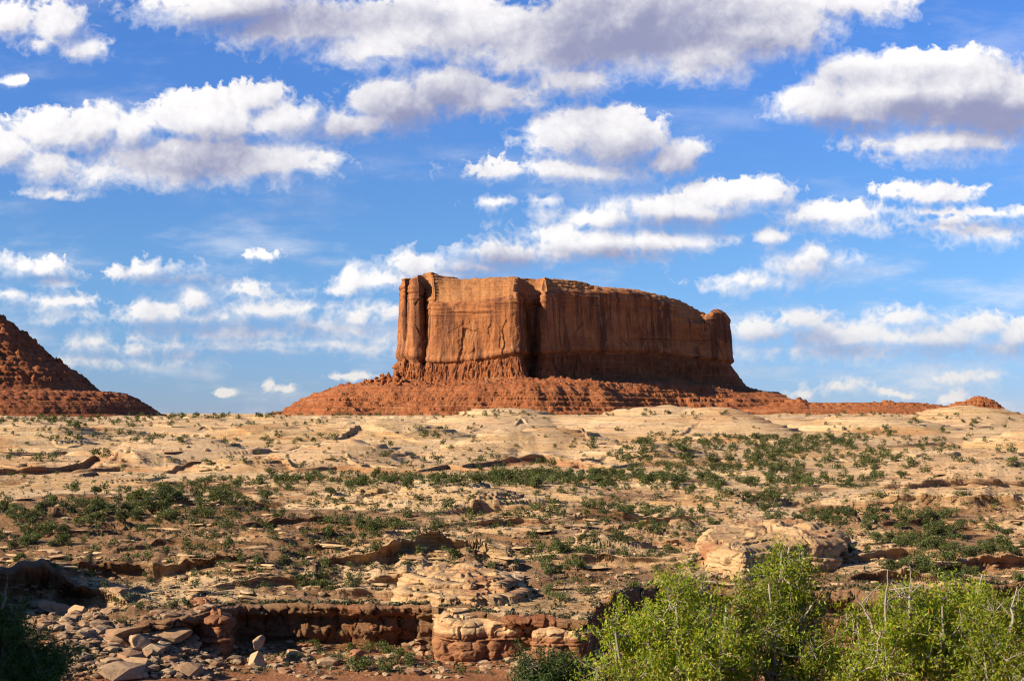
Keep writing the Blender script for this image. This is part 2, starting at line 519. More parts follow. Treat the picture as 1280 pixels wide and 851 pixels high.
# ledges: crest through (px, py) points, height m, fall-back length m, redness
LEDGES = [
 ([(395, 712), (470, 704), (560, 700), (640, 708)], 1.9, 14, .1), ([(430, 724), (520, 718), (600, 722), (650, 730)], 1.5, 10, .2),
 ([(380, 738), (470, 736), (540, 742), (560, 748)], 0.9, 6, .5), ([(-60, 728), (40, 722), (130, 713), (330, 706), (390, 704)], 1.3, 10, .1),
 ([(255, 734), (330, 728), (420, 722)], 0.9, 8, .0), ([(-80, 750), (60, 742), (120, 748), (160, 756)], 2.4, 12, .3),
 ([(690, 702), (760, 700), (860, 704)], 1.1, 9, .1), ([(720, 686), (790, 682), (880, 686)], 1.0, 8, .1), ([(735, 668), (800, 664), (900, 660)], 0.9, 8, .3),
 ([(700, 655), (820, 650), (930, 648)], 0.8, 8, .1), ([(1000, 640), (1060, 637), (1150, 637), (1200, 639), (1350, 636)], 1.3, 9, .3),
 ([(1040, 625), (1130, 622), (1290, 618)], 1.0, 8, .1), ([(1090, 610), (1180, 606), (1330, 604)], 1.4, 12, .1),
 ([(540, 645), (600, 640), (700, 640), (730, 645)], 1.2, 10, .4), ([(560, 660), (640, 655), (720, 656)], 1.0, 8, .3), ([(440, 628), (520, 622), (600, 622)], 1.0, 9, .1),
 ([(170, 640), (280, 633), (360, 631)], 1.2, 8, .4), ([(0, 655), (120, 650), (260, 655)], .7, 6, .2), ([(280, 660), (360, 655), (440, 650)], .8, 6, .2),
 ([(350, 692), (440, 688), (500, 690)], .8, 6, .2), ([(120, 690), (220, 684), (340, 688)], .7, 6, .2),
 ([(-60, 592), (60, 588), (120, 582), (200, 586)], 2.4, 14, .6), ([(205, 588), (265, 584), (330, 584), (370, 588)], 2.8, 16, .8), ([(90, 588), (150, 585), (225, 587)], 2.2, 12, .7),
 ([(355, 590), (420, 586), (500, 588)], 1.5, 12, .5), ([(520, 590), (560, 584), (600, 588)], 1.6, 10, .6),
 ([(575, 586), (620, 576), (680, 574), (740, 580), (770, 586)], 3.4, 18, .75), ([(760, 586), (800, 578), (900, 576), (960, 582)], 1.8, 14, .5),
 ([(560, 566), (620, 556), (700, 560), (740, 570)], 2.0, 20, .1), ([(690, 552), (760, 549), (850, 549), (940, 551), (1000, 552)], 2.2, 20, .3),
 ([(380, 556), (450, 548), (540, 552)], 2.2, 20, .2), ([(300, 570), (380, 562), (450, 566)], 1.8, 18, .3), ([(-40, 572), (80, 566), (180, 570)], 1.8, 18, .2),
 ([(60, 545), (180, 540), (300, 543)], 1.6, 16, .1), ([(330, 535), (420, 530), (520, 532)], 2.2, 20, .0), ([(1000, 549), (1100, 541), (1200, 543)], 1.4, 16, .2),
 ([(1080, 560), (1180, 553), (1300, 556)], 1.6, 16, .5), ([(1120, 576), (1200, 570), (1300, 572)], 1.6, 14, .2), ([(880, 536), (960, 533), (1010, 536)], 1.6, 18, .4),
 ([(1060, 700), (1130, 694), (1210, 700)], 1.2, 8, .2), ([(1150, 712), (1220, 704), (1300, 706)], 1.6, 8, .5), ([(1060, 722), (1120, 716), (1180, 722)], 1.5, 8, .3),
 ([(1080, 668), (1180, 662), (1300, 664)], 1.0, 8, .2),
]
# rounded slickrock swells: (px, py, half width m, half depth m, height m)
DOMES = [(630, 533, 44, 60, 3.2), (830, 536, 50, 55, 4.0), (930, 540, 26, 30, 2.2), (480, 545, 38, 35, 2.4), (330, 548, 40, 30, 2.0), (110, 556, 46, 35, 2.2), (-20, 560, 40, 30, 2.4), (230, 566, 30, 22, 2.2), (430, 572, 26, 22, 2.0),
         (690, 566, 34, 28, 3.2), (590, 570, 20, 20, 2.0), (800, 572, 24, 20, 1.6), (1090, 536, 40, 40, 2.4), (1210, 528, 40, 35, 3.0), (1250, 598, 20, 14, 2.6), (1170, 592, 24, 12, 1.8), (560, 634, 16, 12, 1.8),
         (300, 586, 18, 12, 1.6), (170, 582, 16, 12, 1.4), (540, 702, 9, 7, 1.8), (600, 708, 6, 6, 1.0), (60, 600, 26, 14, 1.4), (560, 632, 24, 14, 2.0), (1180, 632, 30, 16, 2.2), (860, 668, 12, 10, 1.6), (760, 690, 10, 8, 1.3), (250, 640, 16, 10, 1.3), (720, 648, 12, 9, 1.3), (1120, 665, 10, 8, 1.2), (300, 715, 11, 7, 1.2), (470, 712, 10, 6, 1.1), (680, 615, 20, 12, 1.4), (40, 650, 14, 9, 1.1), (900, 630, 16, 9, 1.4), (1290, 560, 30, 24, 2.5), (30, 735, 11, 9, 1.8), (470, 622, 20, 12, 1.2)]
rnd = random.Random(4)
for i in range(260):
    py = 528 + 240*rnd.random()**1.3; px = rnd.uniform(-60, 1340); L = rnd.uniform(18, 110)*(0.5+0.5*(py-515)/150)
    LEDGES.append(([(px-L/2, py+rnd.uniform(-3, 3)), (px, py), (px+L/2, py+rnd.uniform(-3, 3))], rnd.uniform(0.35, 0.95)*(1.6 if py < 600 else 1.0), rnd.uniform(4, 10), rnd.choice((0, 0, .2, .5))))


def terrace(z, L, k):
    zz = z + 0.35*np.sin(z*1.9) + 0.2*np.sin(z*4.3+1)
    q = zz/L
    f = np.floor(q); t = q-f
    tt = np.clip((t-0.5)*k+0.5, 0, 1)
    tt = tt*tt*(3-2*tt)
    return z + (tt-t)*L


def ground(X, Y, detail=True):
    """height, redness, soil, turf and step face of the ground"""
    X = np.asarray(X, float); Y = np.asarray(Y, float)
    r = np.hypot(X, Y)
    D = np.maximum(Y, 0.8*r)
    px = 640 + FPX*X/np.maximum(D, 1e-3)
    px = np.clip(px, -900, 2200)
    z = upper(D)
    py = HZ - z*FPX/np.maximum(D, 1)
    # skyline height across the picture
    z = z + np.interp(px, [-900, 0, 350, 600, 950, 1150, 1300, 2200], [-.8, -.9, -.6, .3, .3, .9, 1.4, 1.0])*sst(D, 560, 760)*(1-sst(D, 800, 1000))
    z = z + (0.9*fbm(px*0.012, D*0.004, 3, 9)+0.5*fbm(px*0.05, D*0.01, 3, 10))*sst(D, 640, 760)*(1-sst(D, 1000, 1300))
    red = np.zeros_like(z)
    mid = sst(D, 150, 200)*(1-sst(D, 820, 1000))
    z = z + mid*(0.6*fbm(X/26, Y/34, 2, 11) + 0.7*fbm(X/75, Y/90, 2, 12)*sst(D, 300, 450))
    for (cx, cy, rx, ry, h) in DOMES:
        Yc = Yof(cy); Xc = (cx-640)/FPX*Yc
        q = np.hypot((X-Xc)/rx, (Y-Yc)/ry)
        z = z + (2.5 if cy < 600 else 1.15)*h*np.where(q < 1, np.maximum(1-q*q, 0)**1.35, 0)
    far = sst(D, 300, 420)
    k = 5 + 18*sst(fbm(X/30, Y/40, 3, 21), -0.2, 0.5)
    k = k*(1-far)+(2.2+0.15*k)*far
    amt = mid*(0.35+0.6*sst(fbm(X/45, Y/60, 2, 22), -0.45, 0.2))
    za = terrace(z, 0.95, k); zb = terrace(z, 1.7, k*0.7)
    z = z + amt*((za-z)*(1-far)+(zb-z)*far)
    zs = terrace(z+0.25*fbm(X/6, Y/9, 3, 23), 0.42, 7)
    z = z + (zs-z)*mid*(1-sst(D, 240, 330))*sst(fbm(X/20, Y/24, 3, 24), -0.35, 0.2)*0.9
    wig = fbm(X/15+0.6*vnoise(X/31, D/40, 33), D/22, 2, 31, 0.35)*0.8+0.12*fbm(X/2.2, Y/20, 2, 32)*(1-sst(D, 200, 300))
    push = np.zeros_like(z)
    for i, (pts, h, back, rd) in enumerate(LEDGES):
        pts = np.array(pts, float)
        x0, x1 = pts[0, 0], pts[-1, 0]
        yc0 = Yof(pts[:, 1])
        m = (px > x0) & (px < x1) & (D > yc0.min()-back*3-6) & (D < yc0.max()+back*4+6)
        if not m.any():
            continue
        p = px[m]; Dm = D[m]
        tp = np.sin(np.clip((p-x0)/(x1-x0), 0, 1)*math.pi)**0.45
        hv = h*(1.9 if i < 48 and pts[0, 1] > 600 else 1.0)*tp*(0.75+0.35*vnoise(p*0.05, p*0+i, 41))
        Yc = np.interp(p, pts[:, 0], yc0) + wig[m]*(1.2+0.0025*Dm) + 0.5*vnoise(p*0.04, p*0+i, 43)
        d = Dm-Yc
        w = 0.35+0.0016*Dm+0.8*sst(Dm, 330, 450)
        s = sst(d, -w, w)
        lip = 0.55*hv*s*np.exp(-(np.maximum(d, 0)/(back*1.6))**1.5) - 0.45*hv*(1-s)*np.exp(-(np.maximum(-d, 0)/back)**1.5)
        z[m] += lip
        push[m] = np.minimum(push[m], -1.15*hv*np.where(d > 0, np.exp(-(d/(1.1*hv+0.6+1.2*sst(Dm, 330, 450)))**2), 0)*sst(d, -0.2*w, w))
        red[m] = np.maximum(red[m], rd*sst(-d, -1.5, 0.5)*(1-sst(-d, 2, back*0.7))*tp)
    # the canyon rim: a step of red rock with a lower floor in front
    Yc = rimY(px)
    hr = np.interp(px, RIM[:, 0], RIM[:, 2])
    d = D-Yc
    ds = D-rimY(px, True)
    low = 1-sst(d, -0.55, 0.45)
    front = sst(D, 95, 118)
    lowz = -27.3 + 0.7*fbm(X/14, Y/14, 4, 51) + (6.0-np.minimum(hr, 6))*0.95*np.exp(-(np.abs(ds)/12)**1.5) - 0.8*sst(px, 740, 800)
    lowz = lowz - 0.5*np.exp(-((ds+2)/4)**2)*sst(px, 270, 320) + 0.5*np.exp(-np.abs(ds+1)/2.2)*(0.4+0.6*sst(fbm(px*0.02, px*0, 2, 52), -0.3, 0.4))
    lowz = lowz*front + z*(1-front)
    rimz = z + 0.25*np.exp(-np.maximum(d, 0)/5)*fbm(px*0.05, Y*0.3, 3, 53)
    face = low*(1-low)*4*front
    z = rimz*(1-low) + np.minimum(lowz, rimz)*low
    red = np.maximum(red, sst(-ds, -1.6, -0.2)*(0.95)*front*(1-0.6*sst(-ds, 2, 9)))
    red = np.maximum(red, sst(-ds, -7, -1)*sst(fbm(X/5, Y/5, 3, 54), 0.0, 0.4)*0.6*front)
    # bluffs left of the view, whose shade reaches into it
    z = z + 25*np.exp(-((X+85)/12.5)**2-((Y-150)/12)**2)
    z = z + 18.5*np.exp(-((X+23.5)/5.5)**2-((Y-7)/5.5)**2)
    # soil and turf
    soil = fbm(X/22, Y/34, 4, 71)
    bias = np.interp(py, [515, 560, 600, 640, 700, 745, 775, 850], [-.90, -.80, -.52, -.04, .10, .18, .45, .6])
    bias = bias - 0.30*np.exp(-((px-560)/110)**2-((py-635)/20)**2) - 0.35*np.exp(-((px-1180)/130)**2-((py-630)/28)**2) - 0.4*np.exp(-((px-520)/140)**2-((py-715)/18)**2)
    bias = bias - 0.3*np.exp(-((px-800)/110)**2-((py-680)/28)**2) + 0.38*np.exp(-((px-180)/230)**2-((py-665)/38)**2)
    dirt = np.clip(0.5+soil*1.35+bias, 0, 1)
    dirt = np.where(D < 110, 0.8, dirt)
    turf = 0.35*sst(fbm(X/12, Y/20, 3, 81), -0.1, 0.4)+0.25*np.exp(-((px-950)/220)**2-((py-575)/25)**2)
    if detail:
        z = z + (0.10*fbm(X/1.6, Y/2.2, 3, 91)+0.16*fbm(X/4.5, Y/6, 3, 92))*(1-0.85*sst(D, 260, 480))*(0.4+0.6*sst(D, 10, 60))
        z = z + 1.2*fbm(X/60, Y/60, 4, 93)*sst(D, 900, 1100)
    return z, red, dirt, turf, face, push


def terrain():
    th = np.concatenate([np.radians(np.linspace(-180, -27, 60))[:-1], np.arctan((np.linspace(-260, 1540, 1700)-640)/FPX), np.radians(np.linspace(27, 180, 60))[1:-1]])
    px = np.where(np.abs(th) < 0.7, 640+FPX*np.tan(np.clip(th, -.7, .7)), np.where(th > 0, 2200, -900))
    Yc = rimY(np.clip(px, -900, 2200))
    seg = []
    def add(a, b, n):
        t = np.linspace(0, 1, n, endpoint=False)[:, None]
        seg.append(a + (b-a)*t)
    one = np.ones_like(Yc)
    t = np.geomspace(0.4, 118, 130)
    seg.append(t[:, None]*one[None, :])
    add(118.5*one, Yc-1.0, 110)
    add(Yc-1.0, Yc+1.0, 46)
    add(Yc+1.0, 252*one, 240)
    add(252*one, 430*one, 290)
    add(430*one, 830*one, 470)
    add(830*one, 1300*one, 40)
    seg.append(np.geomspace(1300, 60000, 26)[:, None]*one[None, :])
    D = np.concatenate(seg, 0)
    c = np.cos(th); scale = np.where(c > 0.8, 1/np.maximum(c, .01), 1/0.8)
    R = D*scale[None, :]
    X = R*np.sin(th)[None, :]; Y = R*np.cos(th)[None, :]
    z, red, dirt, turf, face, push = ground(X, Y)
    # beds of the rim stand out and weather back
    gy = np.gradient(z, axis=0)/np.maximum(np.gradient(D, axis=0), 1e-3)
    steep = sst(np.abs(gy), 0.35, 1.2)*sst(D, 100, 130)
    prof = 0.55*np.sin(z*2.6+0.8*fbm(X/9, z, 2, 97)) + 0.45*fbm(z*1.4, X/14, 3, 98)
    lip = -2.1*sst(z, -24.0, -23.0)+1.4*(1-sst(z, -27.0, -25.6))
    jw, jg, jid = worley(X/2.6+0.3*fbm(X/3, z, 2, 101), z/2.1, 102)
    kw_, kg, kid = worley(X/0.9, z/0.7, 103)
    joint = (jid-0.5)*0.9-0.55*(1-sst(jg, 0, 0.10))+(kid-0.5)*0.25
    pull = steep*np.where(face > 0.02, 0.45*prof+lip-joint+0.35*fbm(X/1.7, z/1.1, 3, 99), 0.30*prof)
    R = R + pull + push*(1-sst(face, 0, 0.02))
    X = R*np.sin(th)[None, :]; Y = R*np.cos(th)[None, :]
    V = np.stack([X, Y, z], -1).reshape(-1, 3)
    F = grid_faces(D.shape[0], D.shape[1], True)[:, ::-1]
    o = mesh_np("ground", V, F, M_GROUND, attrs=dict(redsoil=sst(-(D-rimY(px, True)), -2, 6)*sst(D, 60, 90), red=red, dirt=dirt, turf=turf))
    tag(o, "pale slickrock benches and red soil of the desert floor", kind='structure')
    return o


terrain()


# visible ground under each pixel direction, for setting things down on it
_gx = np.arange(-60, 1361, 7.0)
_gy = np.concatenate([np.arange(118, 260, 0.45), np.arange(260, 420, 1.0), np.arange(420, 820, 2.0)])
_GX, _GY = np.meshgrid(_gx, _gy)
_gz = ground((_GX-640)/FPX*_GY, _GY)[0]
_gp = np.minimum.accumulate(HZ-_gz*FPX/_GY, axis=0)


def spot(pxs, pys):
    pxs = np.asarray(pxs, float); pys = np.asarray(pys, float)
    c = np.clip(np.round((pxs+60)/7.0).astype(int), 0, len(_gx)-1)
    Yv = np.empty(len(pxs))
    for i in range(len(pxs)):
        col = _gp[:, c[i]]
        j = int(np.searchsorted(-col, -pys[i]))
        j = min(max(j, 0), len(_gy)-1)
        Yv[i] = _gy[j]+0.3
    Xv = (pxs-640)/FPX*Yv
    return Xv, Yv, ground(Xv, Yv)[0]

# ---------------------------------------------------------------- the red buttes
def red_rock_material(name, base, light, dark, streak=0.0, band=0.25, bd=1.2, pale=0.0):
    m, N, b = new_mat(name, 0.92, 0.12)
    beds = N.noise(coords(N, 0.006, 0.006, band), 1.0, 6, 0.7)
    blo = N.noise(coords(N), 0.035, 7, 0.6)
    fine = N.noise(coords(N, 1, 1, 1.6), 0.35, 8, 0.7)
    c = N.mix(N.step(beds, 0.36, 0.64), base, light)
    c = N.mix(N.step(blo, 0.45, 0.68, 0.0, 0.7), c, dark)
    if streak:
        st = N.noise(coords(N, 0.085, 0.085, 0.007), 1.0, 7, 0.70)
        c = N.mix(N.step(st, 0.46, 0.60, 0.0, streak), c, (0.12, 0.050, 0.028))
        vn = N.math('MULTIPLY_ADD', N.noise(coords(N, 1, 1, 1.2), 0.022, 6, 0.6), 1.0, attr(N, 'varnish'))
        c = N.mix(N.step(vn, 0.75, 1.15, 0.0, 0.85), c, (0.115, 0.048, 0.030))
        st2 = N.noise(coords(N, 0.28, 0.28, 0.022), 1.0, 5, 0.6)
        c = N.mix(N.step(st2, 0.56, 0.70, 0.0, streak*0.8), c, (0.42, 0.23, 0.115))
    if pale:
        pl = N.noise(coords(N, 0.02, 0.02, 0.5), 1.0, 5, 0.7)
        c = N.mix(N.step(pl, 0.58, 0.68, 0.0, pale), c, (0.42, 0.28, 0.17))
    c = N.mix(N.step(fine, 0.35, 0.75, 0.0, 0.45), c, N.mix(1.0, c, (0.45, 0.36, 0.32), 'MULTIPLY'))
    N.l.new(c, b.inputs['Base Color'])
    h = N.math('MULTIPLY_ADD', N.noise(coords(N, 0.05, 0.05, 0.6), 1.0, 6, 0.7), 1.3, fine)
    bump(N, b, h, bd)
    return m


M_CLIFF = red_rock_material("sandstone_cliff", (0.315, 0.118, 0.042), (0.385, 0.160, 0.062), (0.21, 0.075, 0.032), 0.95, 0.10, 0.6)
M_CAP = red_rock_material("slickrock_cap", (0.38, 0.16, 0.058), (0.43, 0.205, 0.085), (0.29, 0.11, 0.04), 0.0, 0.35)
M_TALUS = red_rock_material("red_talus", (0.32, 0.105, 0.038), (0.37, 0.14, 0.056), (0.22, 0.07, 0.03), 0.0, 0.30, 1.6, 0.55)


def seg_dist(X, Y, P):
    """signed distance to a closed polygon (negative inside)"""
    d = np.full(X.shape, 1e9); ins = np.zeros(X.shape, bool)
    for i in range(len(P)):
        a = P[i]; b = P[(i+1) % len(P)]
        ab = b-a
        t = np.clip(((X-a[0])*ab[0]+(Y-a[1])*ab[1])/(ab@ab), 0, 1)
        d = np.minimum(d, np.hypot(X-a[0]-t*ab[0], Y-a[1]-t*ab[1]))
        c = ((a[1] > Y) != (b[1] > Y)) & (X < (b[0]-a[0])*(Y-a[1])/(b[1]-a[1]+1e-12)+a[0])
        ins ^= c
    return np.where(ins, -d, d)


# cliff foot outline: px, distance, row of the wall top, row of the wall foot
OUT = np.array([
 (506, 1650, 352, 455), (501, 1560, 350, 452), (500, 1512, 350, 451), (503, 1500, 349, 450), (507, 1497, 348, 449), (508.5, 1503, 351, 449), (510.5, 1497, 348, 449), (518, 1491, 347, 450), (524.5, 1490, 347, 451), (528, 1500, 350, 452), (531, 1513, 353, 452), (534, 1497, 365, 454),
 (540, 1486, 375, 455), (560, 1482, 378, 455), (590, 1478, 376, 453), (620, 1474, 372, 448), (638, 1472, 367, 444), (647, 1473, 364, 443), (650.5, 1484, 362, 443), (652, 1510, 363, 445),
 (662, 1528, 370, 446), (673, 1530, 366, 446), (676, 1503, 364, 444), (679, 1497, 363, 443), (683, 1497, 363, 443), (686, 1506, 363, 443), (689, 1522, 362, 442), (700, 1540, 361, 442), (730, 1566, 363, 441),
 (760, 1590, 363, 441), (788, 1615, 362, 441), (806, 1634, 366, 442), (830, 1655, 373, 443), (845, 1672, 379, 445), (853, 1682, 394, 446), (868, 1694, 398, 447), (878, 1703, 402, 448), (886, 1708, 394, 449), (893, 1712, 388, 450),
 (901, 1718, 386, 452), (908, 1728, 388, 453), (912, 1745, 392, 454), (911, 1775, 395, 455), (895, 1810, 395, 455), (800, 1830, 380, 450), (650, 1760, 362, 450), (560, 1710, 358, 450)], float)
SPINE = np.array([(520, 1530, 348), (536, 1535, 341), (552, 1545, 346), (575, 1550, 350), (640, 1560, 349), (690, 1590, 350), (722, 1610, 352), (745, 1640, 360), (800, 1680, 364), (850, 1725, 376), (884, 1742, 394), (899, 1745, 389)], float)


def make_butte():
    base = pix(640, 515, 1560)
    root = empty("sandstone_butte", tuple(base))
    off = base
    # --- wall outline resampled
    P2 = np.stack([(OUT[:, 0]-640)/FPX*OUT[:, 1], OUT[:, 1]], 1)
    zt = (HZ-OUT[:, 2])/FPX*OUT[:, 1]; zb = (HZ-OUT[:, 3])/FPX*OUT[:, 1]
    Pc = np.vstack([P2, P2[:1]]); ztc = np.append(zt, zt[0]); zbc = np.append(zb, zb[0])
    sl = np.concatenate([[0], np.cumsum(np.hypot(*np.diff(Pc, axis=0).T))])
    ss = []
    for i in range(len(sl)-1):
        front = i < 42
        n = max(2, int((sl[i+1]-sl[i])/(0.55 if front else 5)))
        ss.append(np.linspace(sl[i], sl[i+1], n, endpoint=False))
    s = np.concatenate(ss)
    x = np.interp(s, sl, Pc[:, 0]); y = np.interp(s, sl, Pc[:, 1])
    ker = np.array([1, 2, 3, 2, 1])/9.
    for _ in range(2):
        x = np.convolve(np.r_[x[-2:], x, x[:2]], ker, 'valid'); y = np.convolve(np.r_[y[-2:], y, y[:2]], ker, 'valid')
    T = np.interp(s, sl, ztc); B = np.interp(s, sl, zbc)-2.0
    T = T + 1.0*fbm(s/9, s*0, 3, 5)
    tx = np.gradient(x); ty = np.gradient(y); L = np.hypot(tx, ty)+1e-9
    nx, ny = ty/L, -tx/L                    # outward for this winding
    k = np.ones(9)/9
    nx = np.convolve(np.r_[nx[-4:], nx, nx[:4]], k, 'valid'); ny = np.convolve(np.r_[ny[-4:], ny, ny[:4]], k, 'valid')
    nr = 190
    SR = np.interp(36, np.arange(len(sl)), sl)       # where the long right-hand wall begins
    t = np.linspace(0, 1, nr)[:, None]
    Z = B+(T-B)*t
    S = s[None, :]+0*t
    flute = 2.6*fbm(S/17, Z/90, 3, 7) + 0.45*fbm(S/3.6, Z/24, 4, 8)
    w1, w2, wi = worley(S/15+0.2*fbm(S/8, Z/12, 3, 12), Z/42, 9)
    slab = (wi-0.5)*2.8
    w1b, w2b, wib = worley(S/5.5+0.4*fbm(S/8, Z/9, 3, 13), Z/13, 19)
    slab = slab+(wib-0.5)*1.0
    bedd = sst(t, 0.66, 0.80)
    strata = bedd*(2.2*fbm(Z/3.4, S/70, 3, 10)+0.35*np.sin(Z*0.8+fbm(S/60, Z/30, 2, 11)*5))
    round_ = -5.5*np.clip((t-0.88)/0.12, 0, 1)**2.2
    lean = 5.0*(1-t)**1.6
    foot = -4.2*(1-sst(t, 0.0, 0.075)) + 1.0*np.exp(-((t-0.10)/0.04)**2)
    # long horizontal crack half-way up the shaded wall
    crack = -2.0*np.exp(-((Z-(80+0.02*(S-400)))/0.9)**2)*sst(S, 560, 620)*(1-sst(S, 700, 760))
    o = flute*(1-0.5*bedd)+slab*(1-bedd)+strata+round_+lean+foot+crack
    X = x[None, :]+nx[None, :]*o; Y = y[None, :]+ny[None, :]*o
    V = np.stack([X, Y, Z], -1).reshape(-1, 3)-off
    mesh_np("cliff", V, grid_faces(nr, len(s), True), M_CLIFF, root,
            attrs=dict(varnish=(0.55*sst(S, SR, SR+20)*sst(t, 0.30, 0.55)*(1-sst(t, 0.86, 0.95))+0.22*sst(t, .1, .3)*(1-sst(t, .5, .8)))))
    # --- cap: bare rounded ledges stepping back to the crest
    SP = np.stack([(SPINE[:, 0]-640)/FPX*SPINE[:, 1], SPINE[:, 1], (HZ-SPINE[:, 2])/FPX*SPINE[:, 1]], 1)
    px_s = 640+FPX*x/y
    spx = np.interp(px_s, SPINE[:, 0], SP[:, 0]); spy = np.interp(px_s, SPINE[:, 0], SP[:, 1]); spz = np.interp(px_s, SPINE[:, 0], SP[:, 2])
    nc = 90
    c = np.linspace(0, 1, nc)[:, None]**1.15
    X0, Y0, Z0 = X[-1], Y[-1], Z[-1]
    XX = X0+(spx-X0)*c; YY = Y0+(spy-Y0)*c
    prof = 1-(1-c)**2.6
    ZZ = Z0+(spz-Z0)*prof
    h = spz-Z0
    stp = terrace(ZZ, 3.6, 2.6)
    up = sst(c, 0.0, 0.06)*(1-sst(c, 0.9, 1))
    ZZ = ZZ + (stp-ZZ)*0.85*up*sst(np.abs(h), 3, 8)[None, :] + up*(1.5*fbm(XX/13, YY/13, 4, 15)+1.6*(0.5-worley(XX/11, YY/11, 16)[0]))
    V = np.stack([XX, YY, ZZ], -1).reshape(-1, 3)-off
    mesh_np("cap", V, grid_faces(nc, len(s), True), M_CAP, root)
    # --- talus apron and the banded bench below
    xs = np.concatenate([np.arange(-262, 262, 0.7), np.arange(262, 330, 1.6)])
    ys = np.concatenate([np.arange(1340, 1520, 0.8), np.arange(1520, 1760, 1.6), np.arange(1760, 1960, 5)])
    XG, YG = np.meshgrid(xs, ys)
    d = seg_dist(XG, YG, P2)
    pxg = 640+FPX*XG/YG
    j1, j2, ji = worley(XG/4.5+0.8*fbm(XG/12, YG/12, 2, 45), YG/7, 46)
    wob = 13*fbm(XG/55, YG/55, 4, 25)+6*fbm(XG/16, YG/22, 4, 26)
    dd = (d+wob*sst(d, 8, 40))*(1-0.17*sst(-XG, 125, 175))
    dj = dd+(1-sst(d, 14, 24))*sst(d, 0.5, 2.5)*((ji-0.5)*2.2+1.7*fbm(XG/16, YG/30, 3, 47)-0.6*(1-sst(j2, 0, .15)))
    zfoot = np.interp(pxg, [495, 540, 620, 650, 700, 850, 915], [55, 53, 58, 61, 64, 68, 60])
    prof_r = np.interp(dj, [0, 2, 9, 14, 38, 60, 72, 84, 98, 116, 150], [1.0, .96, .60, .56, .51, .47, .34, .22, .07, -.06, -.2])
    Z = prof_r*zfoot
    Z = np.where(d < 0, zfoot+2.0, Z)
    # right hand side falls away more evenly
    zr = np.interp(dd, [0, 8, 20, 36, 60, 100, 150], [1.0, .80, .52, .42, .38, .24, -.1])*zfoot
    rr = sst(pxg, 880, 925)
    Z = Z*(1-rr)+np.where(d < 0, zfoot, zr)*rr
    bench = sst(dd, 52, 62)
    joint = sst(d, 1, 4)*(1-sst(d, 19, 26))
    WX = XG+5*fbm(XG/11, YG/11, 3, 41); WY = YG+5*fbm(XG/11, YG/11, 3, 42)
    a1, a2, ai = worley(XG/3.1+0.5*fbm(XG/9, YG/9, 2, 27), Z/1.9, 28)
    Zt = terrace(Z+2.2*fbm(XG/60, YG/60, 3, 43), 5.2, 2.4)
    Z = Z+(Zt-Z)*(0.05+0.62*sst(dd, 66, 78))*sst(d, 0, 3)
    Z = Z+(terrace(Z+1.2*fbm(XG/40, YG/40, 3, 48), 1.9, 3.5)-Z)*0.6*sst(dd, 60, 72)*sst(fbm(XG/35, Z/3, 3, 49), -.4, .3)
    Z = Z+joint*(1.3*(0.5-a1)+1.1*(ai-0.5)) + joint*1.3*(0.5-worley(XG/4.2, YG/7, 29)[0])
    # boulders strewn over the slope
    b1, b2, bi = worley(WX/6.2, WY/6.2, 30)
    bl = sst(dd, 14, 22)*(1-sst(dd, 50, 75))*(bi > 0.62)
    Z = Z+bl*2.6*np.maximum(0, 0.42-b1)*(0.5+bi)*1.6
    c1, c2, ci = worley(WX/2.9, WY/2.9, 31)
    Z = Z+sst(d, 1, 5)*1.7*np.maximum(0, 0.5-c1)*np.maximum(0, ci-0.3)*1.6
    kn1, kn2, kni = worley(WX/19, WY/12, 33)
    Z = Z+bench*(1-sst(dd, 92, 125))*1.3*(0.45-kn1)*kni*1.5
    Z = Z+sst(d, 0, 3)*(0.9*fbm(XG/7, YG/7, 4, 32)+2.6*fbm(XG/28, YG/20, 3, 44)*(1-bench))
    # a fan of big fallen blocks at the left shoulder
    xs0, ys0 = pix(492, 0, 1490)[:2]
    fan = np.exp(-((XG-xs0+6)/32)**2-((YG-ys0)/30)**2)*sst(d, 0.5, 3)
    f1, f2, fi = worley(XG/8.5, YG/8.5, 34)
    Z = Z+fan*(2.5+17*np.maximum(0, 0.6-f1)*(fi+0.15))
    steepg = np.hypot(*np.gradient(Z)[::-1])
    st = sst(np.abs(np.gradient(Z, axis=0))/0.8, 0.4, 1.5)
    YG2 = YG+st*(1.0*np.sin(Z*2.1+XG/40)+0.9*fbm(Z*0.8, XG/30, 3, 35)+0.8*fbm(XG/3, Z/2, 3, 36))
    Z = np.maximum(Z, -14)
    global TAL
    TAL = (xs, ys, Z)
    V = np.stack([XG, YG2, Z], -1).reshape(-1, 3)-off
    mesh_np("talus_slope", V, grid_faces(len(ys), len(xs)), M_TALUS, root)
    tag(root, "huge flat-topped red sandstone butte with sheer walls above a banded talus base", "butte")
    return root


make_butte()


def rock_hill(name, label, cat, xr, yr, step, zf, mat, parts_name=None):
    xs = np.arange(xr[0], xr[1], step); ys = np.arange(yr[0], yr[1], step*1.2)
    X, Y = np.meshgrid(xs, ys)
    Z = zf(X, Y)
    st = sst(np.abs(np.gradient(Z, axis=0))/(step*1.2), 0.4, 1.5)
    Y2 = Y+st*(0.9*np.sin(Z*1.9+X/40)+0.9*fbm(Z*0.8, X/30, 3, 35)+0.7*fbm(X/3, Z/2, 3, 36))
    off = np.array([xs.mean(), ys.mean(), -8.])
    V = np.stack([X, Y2, Z], -1).reshape(-1, 3)-off
    o = mesh_np(name, V, grid_faces(len(ys), len(xs)), mat)
    o.location = off
    tag(o, label, cat)
    return o


M_MESA = red_rock_material("dark_red_talus", (0.28, 0.09, 0.036), (0.33, 0.12, 0.05), (0.19, 0.06, 0.03), 0.0, 0.35, 1.5, 0.2)


